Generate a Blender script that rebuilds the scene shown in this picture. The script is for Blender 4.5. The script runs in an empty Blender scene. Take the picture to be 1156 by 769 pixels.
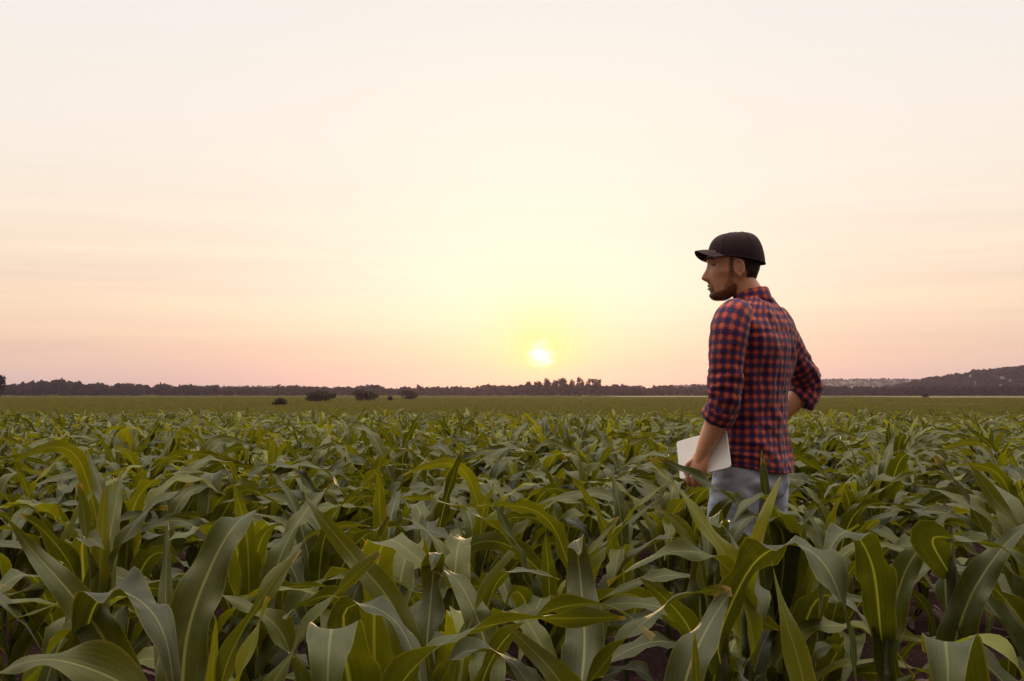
import bpy, math, random
import numpy as np
from mathutils import Vector, Matrix, noise

R = math.radians
rng = np.random.default_rng(11)
random.seed(5)
S = bpy.context.scene
COL = S.collection

# ------------------------------------------------------------------ helpers
def lin(r, g, b):
    f = lambda c: (c / 255 / 12.92) if c / 255 <= 0.04045 else ((c / 255 + 0.055) / 1.055) ** 2.4
    return (f(r), f(g), f(b), 1.0)

def link(o, parent=None):
    COL.objects.link(o)
    if parent is not None:
        o.parent = parent
    return o

def tag(o, label=None, cat=None, group=None, kind=None):
    if label: o['label'] = label
    if cat: o['category'] = cat
    if group: o['group'] = group
    if kind: o['kind'] = kind
    return o

def empty(name, loc=(0, 0, 0), rz=0.0):
    o = bpy.data.objects.new(name, None)
    o.empty_display_size = 0.1
    o.location = loc
    o.rotation_euler = (0, 0, rz)
    return link(o)

def make_mesh(name, v, f, mats, uv=None, tint=None, midx=None, smooth=True):
    """v (n,3) array, f (m,4) or list of tuples, uv per vertex (n,2)."""
    me = bpy.data.meshes.new(name)
    v = np.asarray(v, dtype=np.float32)
    if isinstance(f, np.ndarray):
        k = f.shape[1]
        me.vertices.add(len(v)); me.vertices.foreach_set('co', v.ravel())
        me.loops.add(f.size); me.loops.foreach_set('vertex_index', f.ravel().astype(np.int32))
        me.polygons.add(len(f))
        me.polygons.foreach_set('loop_start', np.arange(0, f.size, k, dtype=np.int32))
        me.polygons.foreach_set('loop_total', np.full(len(f), k, dtype=np.int32))
    else:
        me.from_pydata([tuple(p) for p in v], [], [tuple(q) for q in f])
    me.update(calc_edges=True)
    if uv is not None:
        l = me.uv_layers.new(name='UVMap')
        vi = np.empty(len(me.loops), dtype=np.int32); me.loops.foreach_get('vertex_index', vi)
        l.data.foreach_set('uv', np.asarray(uv, dtype=np.float32)[vi].ravel())
    if tint is not None:
        a = me.attributes.new('tint', 'FLOAT', 'POINT')
        a.data.foreach_set('value', np.asarray(tint, dtype=np.float32))
    for m in (mats if isinstance(mats, (list, tuple)) else [mats]):
        me.materials.append(m)
    if midx is not None:
        me.polygons.foreach_set('material_index', np.asarray(midx, dtype=np.int32))
    me.polygons.foreach_set('use_smooth', np.full(len(me.polygons), smooth, dtype=bool))
    me.validate()
    return me

def obj(name, me, parent=None):
    return link(bpy.data.objects.new(name, me), parent)

def grid_faces(n, m, wrap=False):
    i = np.arange(n - 1)[:, None]
    j = np.arange(m if wrap else m - 1)[None, :]
    j2 = (j + 1) % m
    a = i * m + j; b = i * m + j2; c = (i + 1) * m + j2; d = (i + 1) * m + j
    return np.stack([a, b, c, d], axis=-1).reshape(-1, 4)

def smoothstep(a, b, x):
    t = np.clip((np.asarray(x, dtype=float) - a) / (b - a), 0, 1)
    return t * t * (3 - 2 * t)

def spline(pts, n):
    """Catmull-Rom through pts -> n samples (uniform in arc length); works in any dimension."""
    p = np.asarray(pts, dtype=float)
    if len(p) == 2:
        t = np.linspace(0, 1, n)[:, None]
        return p[0] * (1 - t) + p[1] * t
    q = np.vstack([2 * p[0] - p[1], p, 2 * p[-1] - p[-2]])
    out = []
    for i in range(1, len(q) - 2):
        for t in np.linspace(0, 1, 24, endpoint=False):
            a, b, c, d = q[i - 1], q[i], q[i + 1], q[i + 2]
            out.append(0.5 * (2 * b + (c - a) * t + (2 * a - 5 * b + 4 * c - d) * t * t + (3 * b - a - 3 * c + d) * t ** 3))
    out.append(p[-1])
    out = np.array(out)
    k = min(3, out.shape[1])
    s = np.concatenate([[0], np.cumsum(np.linalg.norm(np.diff(out[:, :k], axis=0), axis=1))])
    u = np.linspace(0, s[-1], n)
    return np.stack([np.interp(u, s, out[:, i]) for i in range(out.shape[1])], axis=1)

# ------------------------------------------------------------------ node helpers
class NT:
    def __init__(self, name, world=False):
        if world:
            self.m = bpy.data.worlds.new(name)
        else:
            self.m = bpy.data.materials.new(name)
        self.m.use_nodes = True
        self.t = self.m.node_tree
        self.t.nodes.clear()
        self.out = self.t.nodes.new('ShaderNodeOutputWorld' if world else 'ShaderNodeOutputMaterial')
    def put(self, sock, val):
        if isinstance(val, bpy.types.NodeSocket):
            self.t.links.new(val, sock)
        elif val is not None:
            try:
                sock.default_value = val
            except Exception:
                sock.default_value = (val, val, val, 1) if sock.type == 'RGBA' else (val, val, val)
    def n(self, typ, **kw):
        nd = self.t.nodes.new('ShaderNode' + typ)
        for k, v in kw.items():
            if k.startswith('_'):
                self.put(nd.inputs[int(k[1:])], v)
            elif hasattr(nd, k) and not isinstance(v, bpy.types.NodeSocket):
                setattr(nd, k, v)
            else:
                self.put(nd.inputs[k.replace('__', ' ')], v)
        return nd
    def math(self, op, a, b=None, c=None, clamp=False):
        nd = self.t.nodes.new('ShaderNodeMath'); nd.operation = op; nd.use_clamp = clamp
        self.put(nd.inputs[0], a)
        if b is not None: self.put(nd.inputs[1], b)
        if c is not None: self.put(nd.inputs[2], c)
        return nd.outputs[0]
    def step(self, a, b, x):
        nd = self.t.nodes.new('ShaderNodeMapRange'); nd.interpolation_type = 'SMOOTHSTEP'
        self.put(nd.inputs['Value'], x)
        nd.inputs['From Min'].default_value = a; nd.inputs['From Max'].default_value = b
        return nd.outputs[0]
    def mix(self, f, a, b, mode='MIX'):
        nd = self.t.nodes.new('ShaderNodeMix'); nd.data_type = 'RGBA'; nd.blend_type = mode; nd.clamp_result = False
        self.put(nd.inputs[0], f); self.put(nd.inputs[6], a); self.put(nd.inputs[7], b)
        return nd.outputs[2]
    def noise(self, vec, scale, detail=3, rough=0.5):
        nd = self.t.nodes.new('ShaderNodeTexNoise')
        if vec is not None: self.t.links.new(vec, nd.inputs['Vector'])
        nd.inputs['Scale'].default_value = scale; nd.inputs['Detail'].default_value = detail; nd.inputs['Roughness'].default_value = rough
        return nd.outputs['Fac']
    def mapping(self, vec, scale=(1, 1, 1), loc=(0, 0, 0), rot=(0, 0, 0)):
        nd = self.t.nodes.new('ShaderNodeMapping')
        self.t.links.new(vec, nd.inputs['Vector'])
        nd.inputs['Scale'].default_value = scale; nd.inputs['Location'].default_value = loc; nd.inputs['Rotation'].default_value = rot
        return nd.outputs[0]
    def ramp(self, f, stops):
        nd = self.t.nodes.new('ShaderNodeValToRGB')
        cr = nd.color_ramp
        while len(cr.elements) < len(stops): cr.elements.new(0.5)
        for e, (p, c) in zip(cr.elements, stops):
            e.position = p; e.color = c
        self.put(nd.inputs[0], f)
        return nd.outputs[0]
    def principled(self, **kw):
        nd = self.t.nodes.new('ShaderNodeBsdfPrincipled')
        for k, v in kw.items():
            self.put(nd.inputs[k.replace('__', ' ')], v)
        return nd
    def bump(self, h, strength=0.3, dist=0.01):
        nd = self.t.nodes.new('ShaderNodeBump')
        self.put(nd.inputs['Height'], h)
        nd.inputs['Strength'].default_value = strength; nd.inputs['Distance'].default_value = dist
        return nd.outputs[0]
    def surf(self, sh):
        self.t.links.new(sh.outputs[0] if hasattr(sh, 'outputs') else sh, self.out.inputs[0])
        return self.m
    def coord(self, which='Object'):
        return self.t.nodes.new('ShaderNodeTexCoord').outputs[which]

# ------------------------------------------------------------------ camera
W0, H0, FPX = 1156.0, 769.0, 1124.0
HORIZON = 444.0
CAMZ = 1.187
TILT = math.atan((HORIZON - H0 / 2) / FPX)
cd = bpy.data.cameras.new('camera'); cam = bpy.data.objects.new('camera', cd); link(cam)
cd.sensor_width = 36.0; cd.lens = FPX / W0 * 36.0
cd.clip_start = 0.02; cd.clip_end = 12000
cam.location = (0, 0, CAMZ); cam.rotation_euler = (R(90) + TILT, 0, 0)
S.camera = cam

def ray(px, py):
    u = (px - W0 / 2) / FPX; v = (H0 / 2 - py) / FPX
    return np.array([u, math.cos(TILT) - v * math.sin(TILT), math.sin(TILT) + v * math.cos(TILT)])

def at(px, py, d):
    r = ray(px, py)
    return np.array([0, 0, CAMZ]) + r * (d / r[1])

# ------------------------------------------------------------------ light
SUN_DIR = ray(611, 401); SUN_DIR = SUN_DIR / np.linalg.norm(SUN_DIR)
SUN_EL = math.asin(SUN_DIR[2]); SUN_AZ = math.atan2(SUN_DIR[0], SUN_DIR[1])
sl = bpy.data.lights.new('sun', 'SUN'); sl.energy = 0.8; sl.angle = R(3.0); sl.color = (1.0, 0.62, 0.30)
so = bpy.data.objects.new('sun', sl); link(so)
so.rotation_euler = Vector(SUN_DIR).to_track_quat('Z', 'Y').to_euler()

def build_world():
    w = NT('World', world=True); S.world = w.m
    d = w.coord('Generated')
    dn = w.n('VectorMath', operation='NORMALIZE', _0=d).outputs[0]
    sep = w.n('SeparateXYZ', _0=dn)
    el = w.math('MULTIPLY', w.math('ARCSINE', sep.outputs[2]), 180 / math.pi)
    f = w.math('SQRT', w.math('DIVIDE', w.math('MAXIMUM', el, 0.0), 90.0))
    # thin stretched streaks of cloud low in the sky
    st = w.noise(w.mapping(dn, scale=(1.2, 1.2, 26)), 2.2, 4, 0.55)
    st2 = w.noise(w.mapping(dn, scale=(1.0, 1.0, 6)), 2.0, 3, 0.5)
    f = w.math('ADD', f, w.math('MULTIPLY', w.math('SUBTRACT', st2, 0.5), 0.06))
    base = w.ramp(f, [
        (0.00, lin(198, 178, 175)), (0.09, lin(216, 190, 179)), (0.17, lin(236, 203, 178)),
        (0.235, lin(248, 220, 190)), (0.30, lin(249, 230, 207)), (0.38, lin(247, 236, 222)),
        (0.50, lin(243, 237, 231)), (0.66, (1.25, 1.17, 1.08, 1)), (0.82, (4.0, 3.6, 3.1, 1)), (1.0, (8.2, 7.3, 6.2, 1))])  # zenith above the view raised far past the visible sky to light leaf tops
    base = w.mix(w.math('MULTIPLY', w.step(16, 1, el), w.math('MULTIPLY', w.math('SUBTRACT', st, 0.36, clamp=True), 1.15)), base, lin(206, 176, 174))
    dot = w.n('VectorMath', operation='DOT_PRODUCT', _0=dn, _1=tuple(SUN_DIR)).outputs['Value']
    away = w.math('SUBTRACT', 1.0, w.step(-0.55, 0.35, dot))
    base = w.mix(away, base, w.mix(1.0, base, (0.25, 0.22, 0.21, 1), 'MULTIPLY'))  # sky away from the sun dimmed to deepen contrast in the corn
    ang = w.math('MULTIPLY', w.math('ARCCOSINE', w.math('MINIMUM', dot, 1.0)), 180 / math.pi)
    # warm yellow veil round the low sun, reaching farther up than down
    up = w.step(0.2, 3.2, el)
    g0 = w.math('EXPONENT', w.math('MULTIPLY', w.math('POWER', w.math('DIVIDE', ang, 15.0), 2.0), -1.0))
    base = w.mix(w.math('MULTIPLY', w.math('MULTIPLY', g0, w.step(0.5, 7.0, el)), 0.8), base, (1.0, 0.945, 0.80, 1))
    g1 = w.math('EXPONENT', w.math('MULTIPLY', w.math('POWER', w.math('DIVIDE', ang, 2.9), 1.2), -1.0))
    c = w.mix(w.math('MULTIPLY', w.math('MULTIPLY', g1, w.math('MULTIPLY_ADD', up, 0.85, 0.15)), 0.62, clamp=True), base, (1.06, 0.84, 0.46, 1))
    g2 = w.math('EXPONENT', w.math('MULTIPLY', w.math('POWER', w.math('DIVIDE', ang, 1.6), 1.2), -1.0))
    g2 = w.math('MULTIPLY', g2, w.math('MULTIPLY_ADD', w.step(0.4, 2.2, el), 0.75, 0.25))
    c = w.mix(w.math('MULTIPLY', g2, 0.9), c, (1.30, 0.78, 0.20, 1))
    rag = w.noise(w.mapping(dn, scale=(1, 1, 2.2)), 48, 2, 0.5)
    disc = w.math('SUBTRACT', 1.0, w.step(0.15, 0.92, w.math('ADD', ang, w.math('MULTIPLY', w.math('SUBTRACT', rag, 0.5), 1.1))))
    c = w.mix(disc, c, (1.9, 1.75, 1.25, 1))
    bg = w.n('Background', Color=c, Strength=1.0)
    sky = w.n('TexSky', sky_type='NISHITA', sun_disc=False, sun_elevation=SUN_EL, sun_rotation=SUN_AZ)
    bg2 = w.n('Background', Color=sky.outputs[0], Strength=0.015)
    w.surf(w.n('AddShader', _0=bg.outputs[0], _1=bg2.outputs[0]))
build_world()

# ------------------------------------------------------------------ materials
def mat_leaf():
    w = NT('corn_leaf')
    uv = w.coord('UV')
    sp = w.n('SeparateXYZ', _0=uv)
    u, v = sp.outputs[0], sp.outputs[1]
    mid = w.math('ABSOLUTE', w.math('MULTIPLY_ADD', u, 2.0, -1.0))
    tint = w.n('Attribute', attribute_name='tint').outputs['Fac']
    rnd = w.n('ObjectInfo').outputs['Random']
    var = w.math('ADD', tint, w.math('MULTIPLY', w.math('SUBTRACT', rnd, 0.5), 0.4), clamp=True)
    col = w.ramp(var, [(0.0, (0.009, 0.0102, 0.0013, 1)), (0.4, (0.025, 0.030, 0.0022, 1)),
                       (0.75, (0.060, 0.066, 0.0036, 1)), (1.0, (0.125, 0.135, 0.009, 1))])
    pos = w.n('NewGeometry').outputs['Position']
    vein = w.noise(w.mapping(uv, scale=(46, 1.6, 1)), 1.0, 2, 0.6)
    blot = w.noise(pos, 14.0, 3, 0.6)
    col = w.mix(w.math('MULTIPLY', w.math('SUBTRACT', vein, 0.3, clamp=True), 0.9), col, w.mix(0.5, col, (0.12, 0.15, 0.04, 1)))
    col = w.mix(w.math('MULTIPLY', w.step(0.5, 0.75, blot), 0.35), col, (0.07, 0.08, 0.015, 1))
    # pale midrib, yellow margin, dry tip
    rib = w.math('SUBTRACT', 1.0, w.step(0.035, 0.10, mid))
    rib = w.math('MULTIPLY', rib, w.math('SUBTRACT', 1.0, w.math('MULTIPLY', v, 0.6)))
    col = w.mix(w.math('MULTIPLY', rib, 0.7), col, (0.20, 0.22, 0.08, 1))
    col = w.mix(w.math('MULTIPLY', w.step(0.90, 1.0, mid), 0.4), col, (0.14, 0.13, 0.03, 1))
    dry = w.step(0.985, 1.09, w.math('ADD', w.math('MULTIPLY_ADD', mid, 0.06, v), w.math('MULTIPLY', w.math('SUBTRACT', blot, 0.5), 0.35)))
    col = w.mix(dry, col, (0.20, 0.14, 0.06, 1))
    fleck = w.math('MULTIPLY', w.step(0.80, 1.0, w.math('ADD', mid, w.math('MULTIPLY', w.math('SUBTRACT', w.noise(pos, 30.0, 3, 0.6), 0.62), 1.2))), w.step(0.55, 0.75, var))
    col = w.mix(w.math('MULTIPLY', fleck, 0.7), col, (0.20, 0.14, 0.055, 1))
    bm = w.bump(w.math('ADD', w.math('MULTIPLY', vein, 0.6), w.math('MULTIPLY', rib, -0.8)), 0.35, 0.004)
    rough = w.math('MULTIPLY_ADD', blot, 0.16, 0.38)
    p = w.principled(Base__Color=col, Roughness=rough, Specular__IOR__Level=0.30, Specular__Tint=(0.95, 0.97, 0.72, 1), Normal=bm)
    tc = w.mix(1.0, col, (2.9, 2.5, 0.55, 1), 'MULTIPLY')
    tr = w.n('BsdfTranslucent', Color=tc, Normal=bm)
    return w.surf(w.n('MixShader', Fac=0.28, _1=p.outputs[0], _2=tr.outputs[0]))

def mat_stalk():
    w = NT('corn_stalk')
    g = w.coord('Object')
    nz = w.noise(w.mapping(g, scale=(60, 60, 6)), 1.0, 3)
    col = w.mix(nz, (0.030, 0.036, 0.010, 1), (0.075, 0.078, 0.026, 1))
    return w.surf(w.principled(Base__Color=col, Roughness=0.5))

def simple(name, c1, c2, scale, rough=0.8, detail=4, bump=0.0, bdist=0.01, spec=0.4, coord='Object', rough2=None):
    w = NT(name)
    g = w.coord(coord)
    nz = w.noise(g, scale, detail, 0.6)
    col = w.mix(w.step(0.3, 0.7, nz), c1 + (1,), c2 + (1,))
    kw = dict(Base__Color=col, Roughness=rough, Specular__IOR__Level=spec)
    if bump: kw['Normal'] = w.bump(nz, bump, bdist)
    return w.surf(w.principled(**kw))

def mat_ground():
    w = NT('field_soil_and_crops')
    p = w.n('NewGeometry').outputs['Position']
    sp = w.n('SeparateXYZ', _0=p)
    n1 = w.noise(p, 6.0, 6, 0.65)
    n2 = w.noise(p, 38.0, 4, 0.6)
    soil = w.mix(n1, (0.018, 0.009, 0.010, 1), (0.045, 0.025, 0.025, 1))
    soil = w.mix(w.step(0.55, 0.7, n2), soil, (0.07, 0.044, 0.038, 1))
    n3 = w.noise(w.mapping(p, scale=(1, 1, 1)), 0.035, 5, 0.6)
    n4 = w.noise(w.mapping(p, scale=(1.6, 0.06, 1)), 0.8, 5, 0.7)
    crop = w.mix(n3, (0.044, 0.044, 0.009, 1), (0.085, 0.080, 0.016, 1))
    crop = w.mix(w.math('MULTIPLY', w.step(0.4, 0.7, n4), 0.75), crop, (0.026, 0.030, 0.010, 1))
    far = w.step(28, 60, sp.outputs[1])
    col = w.mix(far, soil, crop)
    bm = w.bump(w.math('ADD', n1, w.math('MULTIPLY', n2, 0.4)), 0.8, 0.05)
    return w.surf(w.principled(Base__Color=col, Roughness=0.9, Specular__IOR__Level=0.0, Normal=bm))

def mat_plaid():
    w = NT('plaid_cotton')
    uv = w.coord('UV')
    sp = w.n('SeparateXYZ', _0=uv)
    PER = 0.0325
    def band(c, off, wid):
        fr = w.math('FRACT', w.math('ADD', w.math('DIVIDE', c, PER), off))
        tri = w.math('ABSOLUTE', w.math('SUBTRACT', fr, 0.5))      # 0 in the middle of the band
        return w.math('SUBTRACT', 1.0, w.step(wid - 0.015, wid + 0.015, tri))
    bu, bv = band(sp.outputs[0], 0.0, 0.24), band(sp.outputs[1], 0.0, 0.24)
    lu, lv = band(sp.outputs[0], 0.5, 0.03), band(sp.outputs[1], 0.5, 0.03)
    red = (0.48, 0.062, 0.018, 1); mixc = (0.100, 0.016, 0.052, 1); navy = (0.020, 0.012, 0.085, 1)
    s = w.math('ADD', bu, bv)
    col = w.mix(w.math('MINIMUM', s, 1.0), red, mixc)
    col = w.mix(w.math('SUBTRACT', s, 1.0, clamp=True), col, navy)
    col = w.mix(w.math('MULTIPLY', w.math('MAXIMUM', lu, lv), 0.22), col, (0.55, 0.35, 0.36, 1))
    weave = w.n('TexWave', wave_type='BANDS', bands_direction='DIAGONAL', Vector=uv, Scale=420.0).outputs['Fac']
    nz = w.noise(uv, 90, 3)
    col = w.mix(w.math('MULTIPLY', nz, 0.3), col, w.mix(1.0, col, (0.7, 0.7, 0.75, 1), 'MULTIPLY'))
    p = w.principled(Base__Color=col, Roughness=0.85, Specular__IOR__Level=0.25, Normal=w.bump(weave, 0.15, 0.001),
                     Sheen__Weight=0.15, Sheen__Roughness=0.5)
    return w.surf(p)

def mat_skin():
    w = NT('skin')
    g = w.coord('Object')
    n1 = w.noise(g, 22, 4); n2 = w.noise(g, 160, 3)
    col = w.mix(n1, (0.52, 0.24, 0.135, 1), (0.66, 0.34, 0.205, 1))
    p = w.principled(Base__Color=col, Roughness=0.5, Specular__IOR__Level=0.4, Normal=w.bump(n2, 0.12, 0.002))
    p.inputs['Subsurface Weight'].default_value = 0.12
    p.inputs['Subsurface Radius'].default_value = (0.012, 0.005, 0.003)
    p.inputs['Subsurface Scale'].default_value = 1.0
    return w.surf(p)

def mat_stubble(name, c1, c2, scale):
    w = NT(name)
    g = w.coord('Object')
    nz = w.noise(g, scale, 2, 0.6)
    den = w.n('Attribute', attribute_name='tint').outputs['Fac']
    a = w.step(-0.14, 0.14, w.math('SUBTRACT', w.math('MULTIPLY_ADD', den, 0.50, 0.13), nz))
    col = w.mix(w.noise(g, scale * .6, 2), c1 + (1,), c2 + (1,))
    return w.surf(w.principled(Base__Color=col, Roughness=0.7, Specular__IOR__Level=0.3, Alpha=a))

def mat_denim():
    w = NT('washed_denim')
    g = w.coord('Object')
    n1 = w.noise(g, 7, 4); n2 = w.noise(w.mapping(g, scale=(1, 1, .25)), 420, 2)
    col = w.mix(w.step(0.3, 0.7, n1), (0.19, 0.225, 0.31, 1), (0.46, 0.50, 0.60, 1))
    col = w.mix(w.math('MULTIPLY', n2, 0.5), col, (0.50, 0.55, 0.68, 1))
    return w.surf(w.principled(Base__Color=col, Roughness=0.85, Specular__IOR__Level=0.2, Normal=w.bump(n2, 0.2, 0.001)))

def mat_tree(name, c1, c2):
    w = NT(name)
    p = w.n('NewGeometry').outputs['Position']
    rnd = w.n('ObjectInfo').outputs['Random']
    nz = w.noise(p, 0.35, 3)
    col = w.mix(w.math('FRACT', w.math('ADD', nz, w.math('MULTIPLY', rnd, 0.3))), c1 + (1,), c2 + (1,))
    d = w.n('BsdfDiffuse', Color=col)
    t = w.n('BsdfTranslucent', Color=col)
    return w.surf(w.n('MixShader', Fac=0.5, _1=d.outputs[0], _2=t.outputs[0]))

M = dict(
    leaf=mat_leaf(), stalk=mat_stalk(), ground=mat_ground(), plaid=mat_plaid(), skin=mat_skin(), denim=mat_denim(),
    cap=simple('dark_cap_twill', (0.020, 0.008, 0.011), (0.034, 0.015, 0.019), 240, 0.85, 2, 0.3, 0.001, 0.25),
    hair=simple('dark_hair', (0.010, 0.006, 0.005), (0.035, 0.020, 0.014), 260, 0.6, 2, 0.8, 0.004, 0.4),
    beard=mat_stubble('short_beard', (0.035, 0.018, 0.011), (0.12, 0.06, 0.036), 560),
    fade=mat_stubble('cropped_hair', (0.008, 0.005, 0.004), (0.032, 0.018, 0.012), 480),
    eye=simple('eye_white', (0.24, 0.20, 0.18), (0.28, 0.24, 0.21), 20, 0.25),  # whites darkened, the shade of the eye sockets put into the colour
    iris=simple('brown_iris', (0.03, 0.016, 0.01), (0.05, 0.03, 0.015), 300, 0.2),
    lip=simple('lips', (0.24, 0.10, 0.075), (0.29, 0.12, 0.09), 120, 0.45),
    tablet=simple('white_tablet_shell', (0.86, 0.85, 0.84), (0.90, 0.89, 0.87), 12, 0.4),
    screen=simple('dark_glass_screen', (0.012, 0.012, 0.014), (0.016, 0.016, 0.018), 8, 0.08, spec=0.6),
    lens=simple('lens_glass', (0.01, 0.01, 0.012), (0.02, 0.02, 0.025), 90, 0.1),
    seam=simple('seam_thread', (0.05, 0.02, 0.04), (0.09, 0.03, 0.05), 300, 0.8),
    button=simple('button', (0.45, 0.40, 0.40), (0.55, 0.5, 0.5), 80, 0.4),
    boot=simple('brown_leather', (0.045, 0.024, 0.014), (0.075, 0.042, 0.024), 40, 0.6, 4, 0.3, 0.002),
    litter=simple('dry_leaf_litter', (0.035, 0.020, 0.019), (0.10, 0.062, 0.052), 24, 0.85),
    bark=simple('bark', (0.045, 0.034, 0.028), (0.09, 0.07, 0.055), 3, 0.9),
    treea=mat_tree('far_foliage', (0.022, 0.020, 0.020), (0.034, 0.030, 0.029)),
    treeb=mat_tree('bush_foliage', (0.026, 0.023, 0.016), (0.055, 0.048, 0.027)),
    hill=simple('far_woodland_slope', (0.022, 0.032, 0.014), (0.050, 0.058, 0.026), 0.02, 0.95),
    straw=simple('ripe_straw_field', (0.10, 0.09, 0.027), (0.16, 0.13, 0.045), 0.02, 0.9),
    ripe=simple('ripening_crop', (0.07, 0.068, 0.018), (0.10, 0.09, 0.023), 0.03, 0.9),
    farcrop=mat_tree('distant_crop', (0.075, 0.075, 0.014), (0.135, 0.122, 0.024)),
)

# ------------------------------------------------------------------ ground
def gz(x, y):
    d = np.sqrt(np.asarray(x, float) ** 2 + np.asarray(y, float) ** 2)
    return -0.95 * smoothstep(19, 95, d)

def build_ground():
    rad = np.concatenate([[0.0], np.geomspace(0.25, 30, 90), np.geomspace(32, 5200, 70)])
    na = 160
    a = np.linspace(0, 2 * math.pi, na, endpoint=False)
    x = rad[:, None] * np.cos(a); y = rad[:, None] * np.sin(a)
    z = gz(x, y)
    lump = np.array([[noise.noise((xx * 3.1, yy * 3.1, 0.3)) * 0.03 + noise.noise((xx * 9, yy * 9, 4.0)) * 0.012
                      if rr < 15 else 0.0 for xx, yy in zip(rx, ry)] for rr, rx, ry in zip(rad, x, y)])
    v = np.stack([x, y, z + lump], -1).reshape(-1, 3)
    o = obj('ground', make_mesh('ground', v, grid_faces(len(rad), na, True), M['ground']))
    tag(o, 'dark soil of the corn field running out to green fields', 'ground', kind='structure')
build_ground()

def strip_sheet(name, x0, x1, y0, y1, mat, lift, label):
    n, m = 24, 6
    xs = np.linspace(x0, x1, n); ys = np.linspace(y0, y1, m)
    v = np.array([[xx, yy + 6 * math.sin(xx * .013), gz(xx, yy) + lift] for xx in xs for yy in ys])
    f = grid_faces(n, m)[:, ::-1].copy()
    o = obj(name, make_mesh(name, v, f, mat))
    tag(o, label, 'field', kind='structure')

# ------------------------------------------------------------------ corn
def leaf_mesh(c, side, width, m, fold, wave, phase, rough_seed):
    """ribbon along centre line c with side vectors; V fold and wavy margins -> verts, faces, uv"""
    n = len(c)
    T = np.gradient(c, axis=0); T /= np.linalg.norm(T, axis=1)[:, None] + 1e-9
    side = side - T * np.sum(side * T, 1)[:, None]
    side /= np.linalg.norm(side, axis=1)[:, None] + 1e-9
    N = np.cross(side, T)
    N /= np.linalg.norm(N, axis=1)[:, None] + 1e-9
    s = np.linspace(-1, 1, m)
    ln = np.concatenate([[0], np.cumsum(np.linalg.norm(np.diff(c, axis=0), axis=1))])
    ph = np.where(s < 0, phase, phase + 2.1)[None, :]
    wv = wave * (s ** 2)[None, :] * np.sin(ln[:, None] * (2 * math.pi / 0.13) + ph) * smoothstep(0.05, 0.3, ln / ln[-1])[:, None]
    wv = wv * np.clip(width / 0.03, 0, 1)[:, None]
    wv += 0.5 * wave * (np.abs(s) ** 1.5)[None, :] * np.sin(ln[:, None] * (2 * math.pi / 0.31) + ph * 1.7 + rough_seed)
    v = (c[:, None, :] + side[:, None, :] * (s[None, :, None] * (width * np.cos(fold))[:, None, None])
         + N[:, None, :] * ((np.abs(s)[None, :] * (width * np.sin(fold))[:, None]) + wv)[:, :, None])
    uv = np.stack(np.broadcast_arrays((s * 0.5 + 0.5)[None, :], (ln / ln[-1])[:, None]), -1)
    return v.reshape(-1, 3), grid_faces(n, m), uv.reshape(-1, 2)

def width_profile(t, W):
    return W * np.minimum(1.0, 0.5 + 1.9 * t) * (1 - np.clip(t, 0, 1) ** 2.6) ** 0.9 * (1 - 0.28 * t) + 0.0006

def build_leaf(p, n, m):
    t = np.linspace(0, 1, n)
    el = p['e0'] - p['droop'] * ((1 - p['kink']) * t ** 1.5 + p['kink'] * smoothstep(p['t0'] - 0.16, p['t0'] + 0.16, t))
    az = p['az'] + p['swing'] * t ** 1.4
    st = p['L'] / (n - 1)
    d = np.stack([np.cos(el) * np.cos(az), np.cos(el) * np.sin(az), np.sin(el)], 1)
    c = np.vstack([[0, 0, 0], np.cumsum((d[1:] + d[:-1]) * 0.5 * st, axis=0)])
    c = c + np.array([math.cos(p['az']) * 0.008, math.sin(p['az']) * 0.008, p['h']])
    side = np.stack([-np.sin(az), np.cos(az), np.zeros(n)], 1)
    tw = p['twist'] * t ** 1.3
    Nn = np.cross(side, d)
    side = side * np.cos(tw)[:, None] + Nn * np.sin(tw)[:, None]
    fold = p['fold'] * (1 - 0.75 * smoothstep(0.1, 0.7, t))
    return leaf_mesh(c, -side, width_profile(t, p['W']), m, fold, p['wave'], p['phase'], p['h'] * 31)

def gen_plant(rg):
    out = []
    k = int(rg.integers(6, 9))
    a0 = rg.uniform(0, 2 * math.pi)
    top = rg.uniform(0.40, 0.50)
    for i in range(k):
        q = i / (k - 1)
        h = 0.16 + (top - 0.16) * q ** 0.9
        young = q > 0.8
        p = dict(h=h, az=a0 + math.pi * (i % 2) + rg.normal(0, 0.30),
                 e0=R(47 + 35 * q + rg.normal(0, 5)),
                 L=(0.43 + 0.42 * math.sin(math.pi * min(1, 0.15 + q * 0.72))) * rg.uniform(0.88, 1.1),
                 W=(0.034 + 0.021 * math.sin(math.pi * min(1, 0.2 + q * 0.6))) * rg.uniform(0.85, 1.12),
                 droop=R((168 - 76 * q) * rg.uniform(0.65, 1.15)), kink=rg.uniform(0.1, 0.75), t0=rg.uniform(0.4, 0.68),
                 swing=rg.normal(0, 0.35), twist=rg.normal(0, 0.75), fold=R(rg.uniform(18, 34)),
                 wave=rg.uniform(0.007, 0.019), phase=rg.uniform(0, 6.28), tint=rg.uniform(0, 0.6) + 0.3 * q)
        if young:
            p['droop'] = R(rg.uniform(12, 95)); p['W'] *= 0.8; p['fold'] = R(rg.uniform(30, 55)); p['L'] *= 0.86; p['twist'] *= .6
        out.append(p)
    return out, top

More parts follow.
